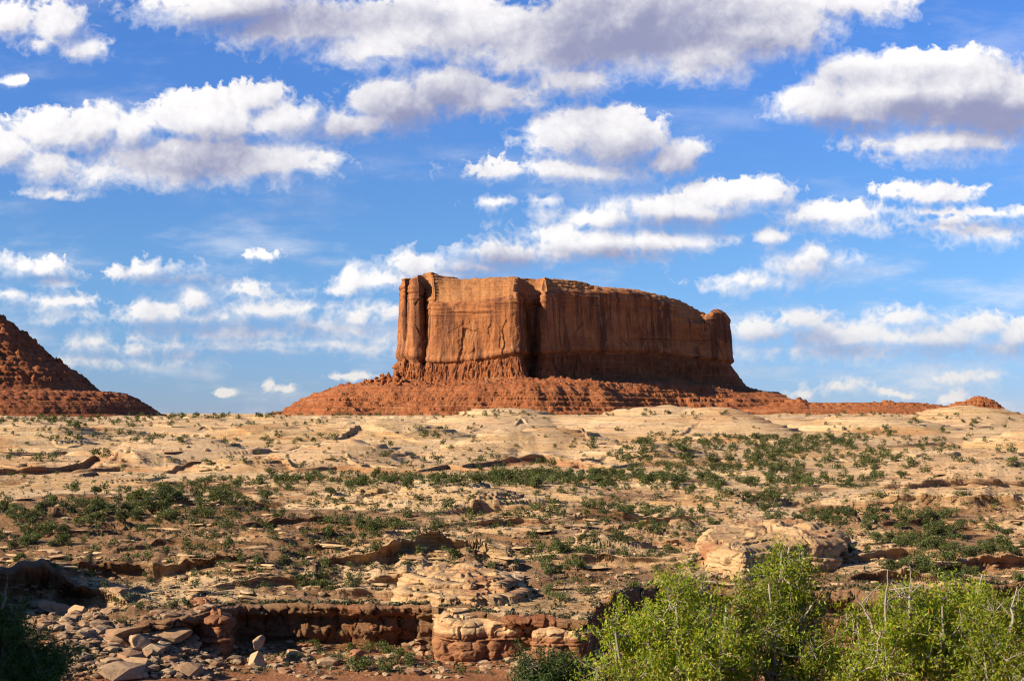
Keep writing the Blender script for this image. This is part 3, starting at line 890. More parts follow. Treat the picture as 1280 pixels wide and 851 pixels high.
def mesa_z(X, Y):
    core = np.array([(-640, 1150), (-444, 1152), (-440, 1165), (-450, 1180), (-640, 1240)], float)
    d = seg_dist(X, Y, core)
    WX = X+7*fbm(X/14, Y/14, 4, 67); WY = Y+7*fbm(X/14, Y/14, 4, 68)
    wob = 5*fbm(X/40, Y/40, 4, 61)+2*fbm(X/10, Y/10, 4, 62)
    dd = d+wob*sst(d, 10, 40)*0.8
    Z = np.interp(dd, [-5, 0, 25, 50, 72, 90, 94, 98, 117, 121, 128, 136, 143, 170], [98, 92, 72, 50, 35, 22, 18.5, 16.5, 14.5, 12.5, 9, 5, -1, -11])
    rb = 1-sst(dd, 86, 96)
    a1, a2, ai = worley(WX/8.5, WY/8.5, 63)
    Z = Z+rb*10.0*np.maximum(0, 0.6-a1)*ai**1.8+rb*3.6*fbm(X/17, Y/17, 4, 69)
    b1, b2, bi = worley(WX/3.4, WY/3.4, 64)
    Z = Z+(0.4+0.6*rb)*2.0*np.maximum(0, 0.55-b1)*bi*1.3
    Zt = terrace(Z, 4.0, 3.0)
    Z = Z+(Zt-Z)*0.35*rb
    # row of rounded blocks along the bench edge
    k1, k2, ki = worley(X/7.5, Y/7.5+0.3, 65)
    Z = Z+sst(dd, 94, 104)*(1-sst(dd, 126, 134))*3.0*(0.5-k1)
    Zt = terrace(Z, 1.7, 3.0)
    Z = Z+(Zt-Z)*0.8*sst(dd, 118, 126)
    return np.maximum(Z + 0.5*fbm(X/4, Y/4, 3, 66), -14)


rock_hill("rocky_mesa", "steep dark red rubble slope rising off the left edge above banded rock", "mesa", (-560, -268), (1010, 1300), 0.65, mesa_z, M_MESA)


def ridge_z(X, Y):
    px = 640+FPX*X/Y
    top = np.interp(px, [930, 985, 1000, 1012, 1030, 1090, 1110, 1130, 1160, 1200, 1240], [513, 501, 498, 503, 505, 503, 502, 503, 506, 508, 514])
    zt = (HZ-top)/FPX*1480
    prof = np.interp(Y+6*fbm(X/40, Y/40, 3, 71), [1415, 1428, 1450, 1472, 1480, 1530, 1580], [-1.2, .0, .45, .85, 1, .9, -1.2])
    Z = zt*prof
    a1, a2, ai = worley(X/9, Y/9, 72)
    Z = Z+2.4*(0.45-a1)*(ai+0.4)*sst(Y, 1440, 1465)
    Zt = terrace(Z, 3.2, 3.0)
    Z = Z+(Zt-Z)*0.85
    b1, b2, bi = worley(X/2.8, Y/2.8, 73)
    return np.maximum(Z + 0.9*np.maximum(0, .5-b1) + 0.5*fbm(X/5, Y/5, 3, 74) - 3.5*(1-prof)*0 - 14*sst(px, 1205, 1250), -14)


rock_hill("rock_ridge", "long low red rock ridge trailing off to the right of the butte", "ridge", (235, 560), (1412, 1585), 0.75, ridge_z, M_TALUS)


def knoll_z(X, Y):
    px = 640+FPX*X/1300
    top = np.interp(px, [1176, 1188, 1192, 1200, 1212, 1222, 1230, 1240, 1248, 1256], [519, 511, 504, 503, 500, 494.5, 497, 501, 507, 520])
    zt = (HZ-top)/FPX*1300
    prof = np.interp(np.abs(Y-1300)+3*fbm(X/12, Y/12, 3, 81), [0, 8, 14, 20, 30], [1, .95, .6, .1, -1.0])
    Z = zt*np.where(zt > 0, prof, 1)
    a1, a2, ai = worley(X/4.5, Y/4.5, 82)
    Z = Z+2.2*(0.5-a1)*(ai+0.3)
    Zt = terrace(Z, 2.4, 3.0)
    Z = Z+(Zt-Z)*0.7
    return np.maximum(Z + 0.5*fbm(X/3, Y/3, 3, 84) - 12*sst(np.abs(Y-1300), 20, 32), -14)


rock_hill("rock_knoll", "small knobbly red rock knoll on the skyline at the far right", "knoll", (392, 458), (1266, 1334), 0.5, knoll_z, M_TALUS)


# ---------------------------------------------------------------- bold outcrops near the canyon
M_OUT = sandstone("outcrop_sandstone", (0.52, 0.36, 0.19), (0.42, 0.25, 0.12), (0.34, 0.16, 0.075), 0.9, 0.25, 0.12)
M_OUTRED = red_rock_material("red_block", (0.27, 0.115, 0.052), (0.38, 0.19, 0.09), (0.18, 0.072, 0.036), 0.0, 1.3, 0.3, 0.5)


def two_bed_material(name, split):
    """red lower bed under a cream upper bed"""
    m = M_OUTRED.copy(); m.name = name
    N = NT(m.node_tree); b = N.n['Principled BSDF']
    src = b.inputs['Base Color'].links[0].from_socket
    sx_ = N.node('ShaderNodeSeparateXYZ'); N.l.new(coords(N), sx_.inputs[0])
    n = N.noise(coords(N, 0.3, 0.3, 2.0), 1.2, 6, 0.7)
    cream = N.mix(N.step(n, 0.4, 0.6), (0.50, 0.33, 0.17), (0.38, 0.215, 0.105))
    f = N.step(N.math('MULTIPLY_ADD', n, 0.8, sx_.outputs[2]), split+0.2, split+0.55)
    N.l.new(N.mix(f, src, cream), b.inputs['Base Color'])
    return m


M_BLOCK = two_bed_material("two_bed_sandstone", 3.7)


def ring_rock(name, label, cat, outline, H, layers, mat, seed, rough=0.5, dome=0.15, block=2.5, sink=1.0, base=None, over=0.5, top_var=0.14):
    """a rock mass of stacked, rounded and undercut beds; outline: (px, distance) points, clockwise seen from above"""
    O = np.array(outline, float)
    P = np.stack([(O[:, 0]-640)/FPX*O[:, 1], O[:, 1]], 1)
    Pc = np.vstack([P, P[:1]])
    sl = np.concatenate([[0], np.cumsum(np.hypot(*np.diff(Pc, axis=0).T))])
    n = int(sl[-1]/0.10)
    s_ = np.linspace(0, sl[-1], n, endpoint=False)
    x = np.interp(s_, sl, Pc[:, 0]); y = np.interp(s_, sl, Pc[:, 1])
    kw = max(3, int(0.45/0.10)); k = np.ones(2*kw+1)/(2*kw+1)
    for _ in range(2):
        x = np.convolve(np.r_[x[-kw:], x, x[:kw]], k, 'valid'); y = np.convolve(np.r_[y[-kw:], y, y[:kw]], k, 'valid')
    tx = np.gradient(x); ty = np.gradient(y); L = np.hypot(tx, ty)+1e-9
    nx, ny = ty/L, -tx/L
    area = 0.5*np.sum(x*np.roll(y, -1)-np.roll(x, -1)*y)
    if area < 0:
        nx, ny = -nx, -ny
    cx, cy = x.mean(), y.mean()
    zb = float(ground(np.array([cx]), np.array([cy-4.]))[0][0]) if base is None else base
    nr = int(H/0.07)
    t = np.linspace(-sink/H, 1, nr)[:, None]
    S = s_[None, :]+0*t
    Zl = t*H*(1+top_var*fbm(S/(3*block), S*0+seed, 3, seed+21))
    edges = np.array([0]+list(layers)+[1.0])
    wav = t+0.05*fbm(S/9, S*0, 3, seed)
    li = np.clip(np.searchsorted(edges, wav.ravel(), side='right').reshape(wav.shape)-1, 0, len(edges)-2)
    lo = edges[li]; hi = edges[li+1]
    q = np.clip((wav-lo)/(hi-lo), 0, 1)
    rng = np.random.default_rng(seed)
    outset = rng.uniform(-0.5, 0.5, len(edges))*over
    w1, gap, wid = worley(S/block+li*7.3+0.25*vnoise(S/2, Zl/1.5, seed+1), li*3.7+0*S+0.5, seed+2)
    bulge = (1-np.abs(2*q-1)**5.0)*0.30-0.30
    c1_, c2_, cid = worley(S/(0.42*block)+li*3.1, Zl/(0.28*block)+0.3*fbm(S, Zl, 2, seed+8), seed+6)
    bulge = bulge+(cid-0.5)*0.30-0.13*(1-sst(c2_, 0, .12))
    joint = -0.42*(1-sst(gap, 0.0, 0.16))
    o = outset[li]+bulge+joint+(wid-0.5)*0.8*over+rough*(0.9*fbm(S/3.2, Zl/1.6, 4, seed+3)+0.22*fbm(S/0.7, Zl/0.4, 3, seed+4))
    o = o-1.3*np.clip((t-0.86)/0.14, 0, 1)**2.0
    o = np.where(t < 0, 0.3, o)
    o = o+1.5*over*fbm(S/7, S*0+seed, 3, seed+9)
    X = x+nx*o; Y = y+ny*o; Z = zb+Zl
    # top
    nc = 60
    c = np.linspace(0, 1, nc)[1:, None]
    bx = x-nx*1.6; by = y-ny*1.6; dk = np.exp(-c*9)
    XT = (X[-1]-bx)*dk*(1-c)+bx+(cx-bx)*c; YT = (Y[-1]-by)*dk*(1-c)+by+(cy-by)*c
    ht = dome*H*(1-(1-c)**2)+sst(c, 0, .1)*(0.8*fbm(XT/4, YT/4, 4, seed+5)+0.1)
    ZT = Z[-1]+terrace(ht, 0.55, 3.5)
    V = np.concatenate([np.stack([X, Y, Z], -1).reshape(-1, 3), np.stack([XT, YT, ZT], -1).reshape(-1, 3)])
    off = np.array([cx, cy, zb])
    F = grid_faces(nr+nc-1, n, True)
    if area < 0:
        F = F[:, ::-1]
    o_ = mesh_np(name, V-off, F, mat)
    o_.location = off
    tag(o_, label, cat)
    return o_


gz0 = lambda px_, Y: float(ground(np.array([(px_-640)/FPX*Y]), np.array([float(Y)]))[0][0])
ring_rock("sandstone_outcrop", "bold rounded tan outcrop with a shaded right face, rising behind the highest green bush", "outcrop",
          [(868, 198), (880, 189), (897, 184), (912, 181.5), (926, 180), (938, 180), (950, 182.5), (972, 185), (996, 187), (1022, 188), (1046, 190), (1064, 196), (1058, 210), (1010, 226), (930, 228), (880, 212)],
          8.0, (0.30, 0.40, 0.64, 0.70, 0.88), M_OUT, 71, 0.7, 0.05, 5.2, 3.0, base=-25.4, over=0.95, top_var=0.16)
ring_rock("sandstone_outcrop", "low pale ledge block beside the left foot of the bold outcrop", "outcrop",
          [(842, 196), (856, 190), (876, 189), (890, 194), (888, 204), (866, 208), (846, 204)], 3.6, (0.4, 0.7), M_OUT, 72, 0.5, 0.2, 2.6, 3.0, base=-24.2, over=0.6)
def rel(pts, at):
    r0 = float(rimY(np.array([float(at)]))[0])
    return [(p, r0+d) for p, d in pts]


ring_rock("sandstone_outcrop", "lowest and widest pale ledge of the layered outcrop above the jutting block", "outcrop",
          rel([(492, 12), (503, 8), (530, 7), (548, 4), (575, 5), (590, 3.5), (622, 4.5), (648, 7), (668, 12), (655, 20), (600, 24), (540, 22), (505, 18)], 590), 1.15, (0.4, 0.75), M_OUT, 73, 0.35, 0.1, 2.4, 1.5, base=gz0(590, float(rimY(np.array([590.]))[0])+4)-0.3, over=0.5)
ring_rock("sandstone_outcrop", "middle pale ledge of the layered outcrop with rounded split edges", "outcrop",
          rel([(528, 15), (540, 10.5), (562, 10), (590, 8.5), (606, 10), (630, 9.5), (645, 14), (630, 24), (580, 27), (545, 24)], 590), 1.15, (0.35, 0.7), M_OUT, 78, 0.4, 0.1, 1.9, 1.5, base=gz0(590, float(rimY(np.array([590.]))[0])+4)+0.6, over=0.6)
ring_rock("sandstone_outcrop", "topmost smooth cream dome of the layered outcrop at centre", "outcrop",
          rel([(498, 24), (520, 18), (556, 15.5), (590, 14.5), (618, 16), (636, 22), (622, 32), (570, 36), (520, 33)], 590), 1.15, (0.5,), M_OUT, 79, 0.3, 0.35, 4.0, 1.5, base=gz0(590, float(rimY(np.array([590.]))[0])+10)+0.5, over=0.3)
ring_rock("sandstone_block", "wide orange brown block jutting from the middle of the long red ledge", "rock block",
          rel([(539, 3), (543, -3.2), (575, -4.4), (600, -4.0), (608, -3.2), (612, -4.0), (640, -3.8), (655, -2.8), (660, 1), (655, 7), (600, 9), (548, 7)], 600), 5.3, (0.07, 0.13, 0.56, 0.60, 0.86), M_BLOCK, 74, 0.35, 0.03, 5.5, 1.0, base=-27.6, over=0.45)
ring_rock("sandstone_block", "dark red brown block right of the jutting orange block on the long ledge", "rock block",
          rel([(662, 2), (667, -2.6), (690, -3.0), (712, -2.4), (718, -3.0), (737, -2.2), (744, 2), (736, 8), (690, 9), (665, 7)], 690), 4.9, (0.08, 0.15, 0.58, 0.64), M_BLOCK, 75, 0.35, 0.03, 5.0, 1.0, base=-27.7, over=0.45)
ring_rock("sandstone_block", "thick dark red block at the left end of the long red ledge", "rock block",
          [(216, 161), (228, 156.5), (250, 154), (275, 153), (289, 154.5), (292, 160), (286, 167), (240, 169), (220, 166)], 3.4, (0.2, 0.32, 0.75), M_OUTRED, 76, 0.4, 0.1, 3.5, 2.0, base=-25.7, over=0.6)
ring_rock("sandstone_ledge", "low striped ledge of thin pale beds in the shaded left slope", "rock ledge",
          [(-30, 176), (10, 170), (50, 168), (90, 169), (118, 172), (126, 178), (110, 186), (40, 188), (-20, 186)], 2.3, (0.25, 0.5, 0.75), M_OUT, 77, 0.4, 0.3, 3.0, 1.5, base=gz0(60, 167)-0.3, over=0.7)

# ---------------------------------------------------------------- plants and stones
def leaf_mat(name, cols, trans=0.35, rough=0.55):
    m, N, b = new_mat(name, rough, 0.25)
    g_ = N.node('ShaderNodeNewGeometry')
    r = g_.outputs['Random Per Island']
    cr = N.node('ShaderNodeValToRGB')
    el = cr.color_ramp.elements
    while len(el) < len(cols):
        el.new(0.5)
    for i, (p, c) in enumerate(cols):
        el[i].position = p; el[i].color = (*c, 1)
    N.l.new(r, cr.inputs[0])
    oi = N.node('ShaderNodeObjectInfo')
    vv = N.math('MULTIPLY_ADD', oi.outputs['Random'], 0.7, 0.65)
    hs = N.node('ShaderNodeHueSaturation')
    N.l.new(cr.outputs[0], hs.inputs['Color']); N.l.new(vv, hs.inputs['Value'])
    N.l.new(hs.outputs[0], b.inputs['Base Color'])
    if trans:
        t = N.node('ShaderNodeBsdfTranslucent')
        N.l.new(N.mix(1.0, hs.outputs[0], (1.3, 1.25, 0.5), 'MULTIPLY'), t.inputs[0])
        ms = N.node('ShaderNodeMixShader'); ms.inputs[0].default_value = trans
        N.l.new(b.outputs[0], ms.inputs[1]); N.l.new(t.outputs[0], ms.inputs[2])
        N.l.new(ms.outputs[0], N.n['Material Output'].inputs[0])
    return m


M_JUNI = leaf_mat("juniper_foliage", [(0, (0.045, 0.062, 0.014)), (0.5, (0.075, 0.098, 0.020)), (0.85, (0.118, 0.130, 0.030)), (1, (0.17, 0.145, 0.055))], 0.2)
M_SAGE = leaf_mat("dry_tufts", [(0, (0.045, 0.055, 0.02)), (0.6, (0.085, 0.085, 0.035)), (1, (0.17, 0.13, 0.065))], 0.1)
M_ASH = leaf_mat("bright_leaves", [(0, (0.13, 0.19, 0.012)), (0.45, (0.23, 0.29, 0.018)), (0.84, (0.34, 0.36, 0.025)), (0.95, (0.38, 0.29, 0.04)), (1, (0.24, 0.09, 0.02))], 0.45, 0.4)
M_DARKJ = leaf_mat("dark_juniper_foliage", [(0, (0.030, 0.062, 0.010)), (0.5, (0.050, 0.088, 0.014)), (1, (0.085, 0.125, 0.02))], 0.2)


def bark_mat(name, a, b_):
    m, N, b = new_mat(name, 0.9, 0.15)
    n = N.noise(coords(N, 6, 6, 1.5), 6, 6, 0.7)
    N.l.new(N.mix(N.step(n, 0.35, 0.65), a, b_), b.inputs['Base Color'])
    bump(N, b, n, 0.01)
    return m


M_BARK = bark_mat("grey_bark", (0.20, 0.155, 0.115), (0.36, 0.31, 0.25))
M_TWIG = bark_mat("juniper_bark", (0.13, 0.095, 0.07), (0.22, 0.17, 0.13))


def stone_mat(name, pale, dark, red):
    m, N, b = new_mat(name, 0.93, 0.12)
    oi = N.node('ShaderNodeObjectInfo')
    ri = N.node('ShaderNodeNewGeometry').outputs['Random Per Island']
    n = N.noise(coords(N), 1.6, 7, 0.65)
    base = N.mix(N.math('FRACT', N.math('ADD', oi.outputs['Random'], ri)), pale, red)
    c = N.mix(N.step(n, 0.42, 0.66, 0, 0.8), base, dark)
    N.l.new(c, b.inputs['Base Color'])
    bump(N, b, N.noise(coords(N, 1, 1, 2), 3.0, 8, 0.7), 0.12)
    return m


M_STONE = stone_mat("broken_sandstone", (0.42, 0.30, 0.18), (0.20, 0.14, 0.09), (0.30, 0.155, 0.08))
M_SLAB = stone_mat("slab_sandstone", (0.56, 0.39, 0.215), (0.34, 0.215, 0.115), (0.46, 0.29, 0.15))
M_PALE = stone_mat("pale_boulder", (0.48, 0.33, 0.19), (0.28, 0.18, 0.10), (0.42, 0.26, 0.14))
M_REDST = stone_mat("red_boulder", (0.30, 0.12, 0.055), (0.20, 0.08, 0.04), (0.38, 0.19, 0.10))

R = np.random.default_rng(11)


def quads(C, size, aspect, up=0.4, rng=R):
    """leaf-shaped four-cornered faces round centres C"""
    n = len(C)
    a = rng.normal(size=(n, 3)); a[:, 2] += up; a /= np.linalg.norm(a, axis=1)[:, None]
    b = rng.normal(size=(n, 3)); b -= (b*a).sum(1)[:, None]*a; b /= np.linalg.norm(b, axis=1)[:, None]
    s = (size*rng.uniform(0.6, 1.35, n))[:, None]
    V = np.stack([C-a*s, C+b*s*aspect, C+a*s, C-b*s*aspect], 1)
    V[:, 2] += np.cross(a, b)*s*0.15
    F = np.arange(4*n).reshape(n, 4)
    return V.reshape(-1, 3), F


def tubes(paths, radii, sides=5):
    """tapered tubes along point lists"""
    Vs, Fs, o = [], [], 0
    for P, r in zip(paths, radii):
        P = np.asarray(P, float); n = len(P)
        T = np.gradient(P, axis=0); T /= np.linalg.norm(T, axis=1)[:, None]+1e-9
        ref = np.array([0.3, 0.9, 0.2]); U = np.cross(T, ref); U /= np.linalg.norm(U, axis=1)[:, None]+1e-9
        W2 = np.cross(T, U)
        rr = np.linspace(r[0], r[1], n)
        a = np.linspace(0, 2*math.pi, sides, endpoint=False)
        V = P[:, None, :] + rr[:, None, None]*(np.cos(a)[None, :, None]*U[:, None, :]+np.sin(a)[None, :, None]*W2[:, None, :])
        Vs.append(V.reshape(-1, 3)); Fs.append(grid_faces(n, sides, True)+o); o += n*sides
    return np.concatenate(Vs), np.concatenate(Fs)


def shrub_parts(seed, nleaf, leaf, wide=1.0):
    rng = np.random.default_rng(seed)
    nl = rng.integers(6, 10)
    C, rad = [], []
    for i in range(nl):
        a = rng.uniform(0, 6.28); q = rng.uniform(0.08, 0.42)*wide
        C.append([q*math.cos(a), q*math.sin(a), rng.uniform(0.25, 0.78)-0.25*q]); rad.append([rng.uniform(.15, .30)*wide, rng.uniform(.15, .30)*wide, rng.uniform(.13, .24)])
    C = np.array(C); rad = np.array(rad)
    k = rng.integers(0, nl, nleaf)
    d = rng.normal(size=(nleaf, 3)); d /= np.linalg.norm(d, axis=1)[:, None]
    P = C[k]+d*rad[k]*(rng.uniform(0.25, 1.12, nleaf)**0.5)[:, None]
    P[:, 2] = np.maximum(P[:, 2], 0.03)
    V, F = quads(P, leaf, 0.55, 0.3, rng)
    paths = []
    for i in range(nl):
        m = C[i]*[0.35, 0.35, 0.5]+rng.normal(size=3)*0.03
        paths.append([[0, 0, -0.08], m, C[i]])
    tv, tf = tubes(paths, [(0.035, 0.012)]*nl, 4)
    return V, F, tv, tf


# where shrubs grow: x, y, half width, half height (rows of the picture), number, height range m
GROVES = [(150, 640, 200, 14, 44, 1.0, 2.8), (430, 650, 240, 22, 60, .8, 2.0), (640, 602, 240, 7, 60, 1.4, 2.8), (860, 600, 260, 16, 110, 1.3, 2.9), (330, 612, 260, 10, 60, 1.1, 2.6), (900, 556, 220, 8, 60, 1.5, 3.2), (1000, 650, 300, 34, 70, .8, 2.2), (60, 525, 160, 6, 50, 1.5, 3.4), (480, 520, 200, 3, 24, 1.2, 2.6), (640, 700, 640, 30, 60, .7, 1.7), (230, 665, 260, 34, 110, .6, 1.5), (640, 640, 640, 50, 220, .6, 1.6), (640, 590, 640, 30, 160, .8, 2.0), (850, 690, 200, 30, 50, .6, 1.4), (200, 530, 220, 8, 50, 1.2, 2.6), (250, 720, 230, 20, 34, .6, 1.3),
          (950, 572, 190, 20, 190, 1.6, 3.2), (720, 600, 180, 8, 100, 1.6, 3.0), (1050, 590, 110, 22, 60, 1.4, 2.8), (940, 552, 150, 8, 60, 1.5, 3.2), (250, 551, 190, 7, 40, 1.5, 3.0), (260, 521, 130, 4, 46, 1.8, 3.6), (90, 526, 100, 5, 30, 1.5, 3.4),
          (90, 540, 120, 10, 34, 1.2, 2.8), (120, 636, 160, 22, 52, 1.0, 2.8), (230, 622, 110, 10, 26, 1.5, 3.0), (430, 602, 170, 7, 60, 1.3, 2.8), (70, 572, 90, 6, 14, 1.5, 3.0), (450, 664, 60, 14, 22, .9, 2.2),
          (700, 690, 45, 30, 34, .8, 2.2), (620, 640, 110, 16, 22, .8, 1.8), (760, 640, 80, 12, 18, .9, 2.2), (830, 650, 60, 12, 14, .8, 2.0), (960, 622, 50, 18, 26, 1.2, 2.6), (1090, 650, 110, 16, 14, 1.2, 2.8), (1150, 682, 60, 16, 26, 1.2, 2.8),
          (1230, 690, 60, 22, 24, .9, 2.2), (1200, 532, 90, 8, 20, 1.2, 2.6), (1180, 562, 100, 14, 26, 1.2, 2.6), (1100, 546, 110, 9, 32, 1.2, 2.8), (650, 519, 300, 3, 40, 1.2, 2.8), (1100, 520, 160, 4, 22, 1.2, 2.4), (400, 735, 45, 9, 9, 1.2, 2.2),
          (60, 672, 70, 18, 20, 1.0, 2.4), (440, 828, 110, 14, 12, .8, 1.9), (190, 762, 90, 14, 8, .7, 1.6), (1170, 722, 70, 12, 16, 1.0, 2.6), (560, 680, 90, 25, 20, .7, 1.4), (330, 690, 180, 24, 26, .6, 1.4), (1010, 565, 60, 20, 30, 1.6, 3.2),
          (640, 620, 660, 110, 170, .6, 1.8), (640, 555, 660, 35, 110, .9, 2.2), (700, 740, 60, 18, 8, .8, 1.8), (600, 580, 130, 5, 14, 1.4, 2.8), (550, 545, 60, 8, 16, 1.4, 2.8), (860, 650, 200, 30, 26, .7, 1.5), (1080, 770, 200, 20, 12, .8, 1.6)]
pts = []
# the shrubs one can pick out in the picture
for (px_, py_, hpx) in [(1077, 652, 26), (1048, 657, 14), (1095, 655, 14), (1130, 655, 15), (1165, 660, 16), (1010, 665, 16), (1160, 692, 18), (1240, 668, 14), (1158, 712, 24), (1190, 716, 14), (276, 630, 18), (225, 628, 18), (205, 640, 15), (60, 668, 18), (78, 684, 20), (50, 645, 15), (20, 640, 15),
                     (178, 702, 14), (120, 690, 12), (15, 690, 16), (500, 664, 16), (470, 660, 14), (437, 683, 18), (545, 549, 12), (757, 641, 16), (812, 639, 11), (775, 696, 14), (700, 690, 20), (680, 705, 16), (405, 738, 16), (450, 838, 26), (395, 812, 16), (320, 708, 14), (1265, 584, 12), (940, 606, 16), (1220, 712, 14),
                     (335, 560, 9), (1180, 648, 14), (245, 690, 10), (555, 560, 8), (790, 745, 16), (575, 840, 12), (1235, 702, 12), (150, 787, 14), (1115, 676, 13), (1270, 740, 16), (668, 640, 14), (690, 640, 12), (570, 700, 12), (700, 752, 16), (235, 760, 14), (640, 700, 12), (530, 740, 12)]:
    pts.append((px_, py_, hpx/FPX*float(Yof(py_)), 1))
for (cx, cy, rx, ry, n, h0, h1) in GROVES:
    a = R.uniform(0, 2*math.pi, n); q = R.uniform(0, 1, n)**0.6
    for i in range(n):
        pts.append((cx+rx*q[i]*math.cos(a[i]), cy+ry*q[i]*math.sin(a[i]), R.uniform(h0, h1)*R.uniform(0.75, 1.05), 0))
pts = [p for p in pts if not (280 < p[0] < 740 and 752 < p[1] < 806) and p[1] < 850 and p[1] > 515.5 and not (p[0] > 740 and p[1] > 765)]
pxs = np.array([p[0] for p in pts]); pys = np.array([p[1] for p in pts]); hs = np.array([p[2] for p in pts])


X_, Y_, Z_ = spot(pxs, pys)
order = np.argsort(-(hs/Y_))
N_IND = 290
variants = []
for i in range(9):
    V, F, tv, tf = shrub_parts(100+i, 900, 0.042, [1.0, 1.25, 0.85][i % 3])
    cm = mesh_np("crown", V, F, M_JUNI, smooth=False)
    tm = mesh_np("trunk", tv, tf, M_TWIG)
    variants.append((cm, tm))
ROWN = [(0, 528, "on the skyline ridge", "skyline"), (528, 558, "on the pale upper slickrock", "upper slickrock"), (558, 612, "in the green belt", "green belt"), (612, 662, "on the middle benches", "middle benches"), (662, 752, "on the lower ledges", "lower ledges"), (752, 900, "below the red cliff band", "canyon floor")]
COLN = [(-999, 213, "at the far left"), (213, 427, "left of the butte"), (427, 640, "under the butte's lit half"), (640, 853, "under the butte's shaded half"), (853, 1067, "right of the butte"), (1067, 2000, "at the far right")]
ORD = ["first", "second", "third", "fourth", "fifth", "sixth", "seventh", "eighth", "ninth", "tenth", "eleventh", "twelfth", "thirteenth", "fourteenth", "fifteenth", "sixteenth", "seventeenth", "eighteenth", "nineteenth", "twentieth"]
ORD += ["twenty-"+o for o in ORD[:9]]+["thirtieth"]+["thirty-"+o for o in ORD[:9]]+["fortieth"]+["forty-"+o for o in ORD[:9]]+["fiftieth"]+["fifty-"+o for o in ORD[:9]]+["sixtieth"]+["sixty-"+o for o in ORD[:9]]+["seventieth"]+["seventy-"+o for o in ORD[:9]]+["eightieth"]+["eighty-"+o for o in ORD[:9]]+["ninetieth"]+["ninety-"+o for o in ORD[:9]]


def cell(px_, py_):
    r = [q for q in ROWN if q[0] <= py_ < q[1]][0]; c = [q for q in COLN if q[0] <= px_ < q[1]][0]
    return r, c


ind = sorted(order[:N_IND], key=lambda i: pxs[i])
count = {}
for n, i in enumerate(ind):
    hh = hs[i]
    r, c = cell(pxs[i], pys[i])
    hp_ = hh*FPX/Y_[i]
    tall = "tall" if hp_ > 15.5 else ("middling" if hp_ > 11.5 else "low")
    key = (r[2], c[2], tall)
    k = count.get(key, 0); count[key] = k+1
    root = empty("juniper_shrub", (X_[i], Y_[i], Z_[i]-0.03))
    root.rotation_euler = (0, 0, R.uniform(0, 6.28)); root.scale = (hh*R.uniform(1.1, 1.5), hh*R.uniform(1.1, 1.5), hh*1.12)
    cv, tv = variants[n % len(variants)]
    for src in (cv, tv):
        o = src.copy() if n >= len(variants) else src
        if n >= len(variants):
            COL.objects.link(o)
        o.parent = root
    tag(root, f"{ORD[k]} {tall} shrub from the left {r[2]} {c[2]}", "shrub", "juniper shrubs on the "+r[3])
# the smaller scrub beyond counting
rest_i = order[N_IND:]
far_vars = [shrub_parts(300+i, 150, 0.075)[:2] for i in range(12)]
Vs, Fs, off = [], [], 0
for n, i in enumerate(rest_i):
    V, F = far_vars[n % 12]
    a = R.uniform(0, 6.28); ca, sa = math.cos(a), math.sin(a)
    w = hs[i]*R.uniform(1.1, 1.6)
    Vr = np.stack([(V[:, 0]*ca-V[:, 1]*sa)*w+X_[i], (V[:, 0]*sa+V[:, 1]*ca)*w+Y_[i], V[:, 2]*hs[i]*1.12+Z_[i]], 1)
    Vs.append(Vr); Fs.append(F+off); off += len(V)
tag(mesh_np("desert_scrub", np.concatenate(Vs), np.concatenate(Fs), M_JUNI, smooth=False), "small dark green scrub dotted over the far slickrock benches", kind='stuff')

# tufts of sage and dry grass
n = 17000
tx = R.uniform(-30, 1310, n); ty = 535+R.uniform(0, 1, n)**0.75*310
clump = fbm(tx*0.02, ty*0.06, 4, 201)
keep = clump+R.uniform(-0.25, 0.35, n) > 0.0
tx, ty = tx[keep], ty[keep]
gx, gy, gz = spot(tx, ty)
mk = 8
C = np.stack([gx, gy, gz], 1)
size = R.uniform(0.14, 0.42, len(C))
P = np.repeat(C, mk, 0)+R.normal(size=(len(C)*mk, 3))*np.repeat(size, mk)[:, None]*[.55, .55, .25]
P[:, 2] += np.repeat(size, mk)*0.35
a = R.normal(size=P.shape)*[.5, .5, .4]+[0, 0, .7]; a /= np.linalg.norm(a, axis=1)[:, None]
b = R.normal(size=P.shape); b -= (b*a).sum(1)[:, None]*a; b /= np.linalg.norm(b, axis=1)[:, None]
s_ = np.repeat(size, mk)[:, None]*R.uniform(.35, .7, (len(P), 1))
V = np.stack([P-a*s_, P+b*s_*.5, P+a*s_, P-b*s_*.5], 1).reshape(-1, 3)
tag(mesh_np("sagebrush", V, np.arange(len(V)).reshape(-1, 4), M_SAGE, smooth=False), "low olive and straw coloured sage tufts on the red soil", kind='stuff')

# ---- stones
def ico(sub):
    import bmesh
    bm = bmesh.new(); bmesh.ops.create_icosphere(bm, subdivisions=sub, radius=1)
    V = np.array([v.co[:] for v in bm.verts]); F = np.array([[v.index for v in f.verts] for f in bm.faces]); bm.free()
    return V, F


IV, IF = ico(4); JV, JF = ico(1)


def boulder_shape(seed, V0=IV, cuts=11, rough=0.05):
    rng = np.random.default_rng(seed)
    V = V0.copy()
    for i in range(cuts):
        nrm = rng.normal(size=3); nrm /= np.linalg.norm(nrm); dd = rng.uniform(0.42, 0.78)
        e = V@nrm-dd
        V = V-np.maximum(e, 0)[:, None]*nrm
    if rough:
        V = V*(1+rough*fbm(V[:, 0]*2.3+V[:, 2]*1.7+seed, V[:, 1]*2.3-V[:, 2]*1.3, 4, seed)[:, None])
    V *= [1.25, 1.0, 0.9]
    return V


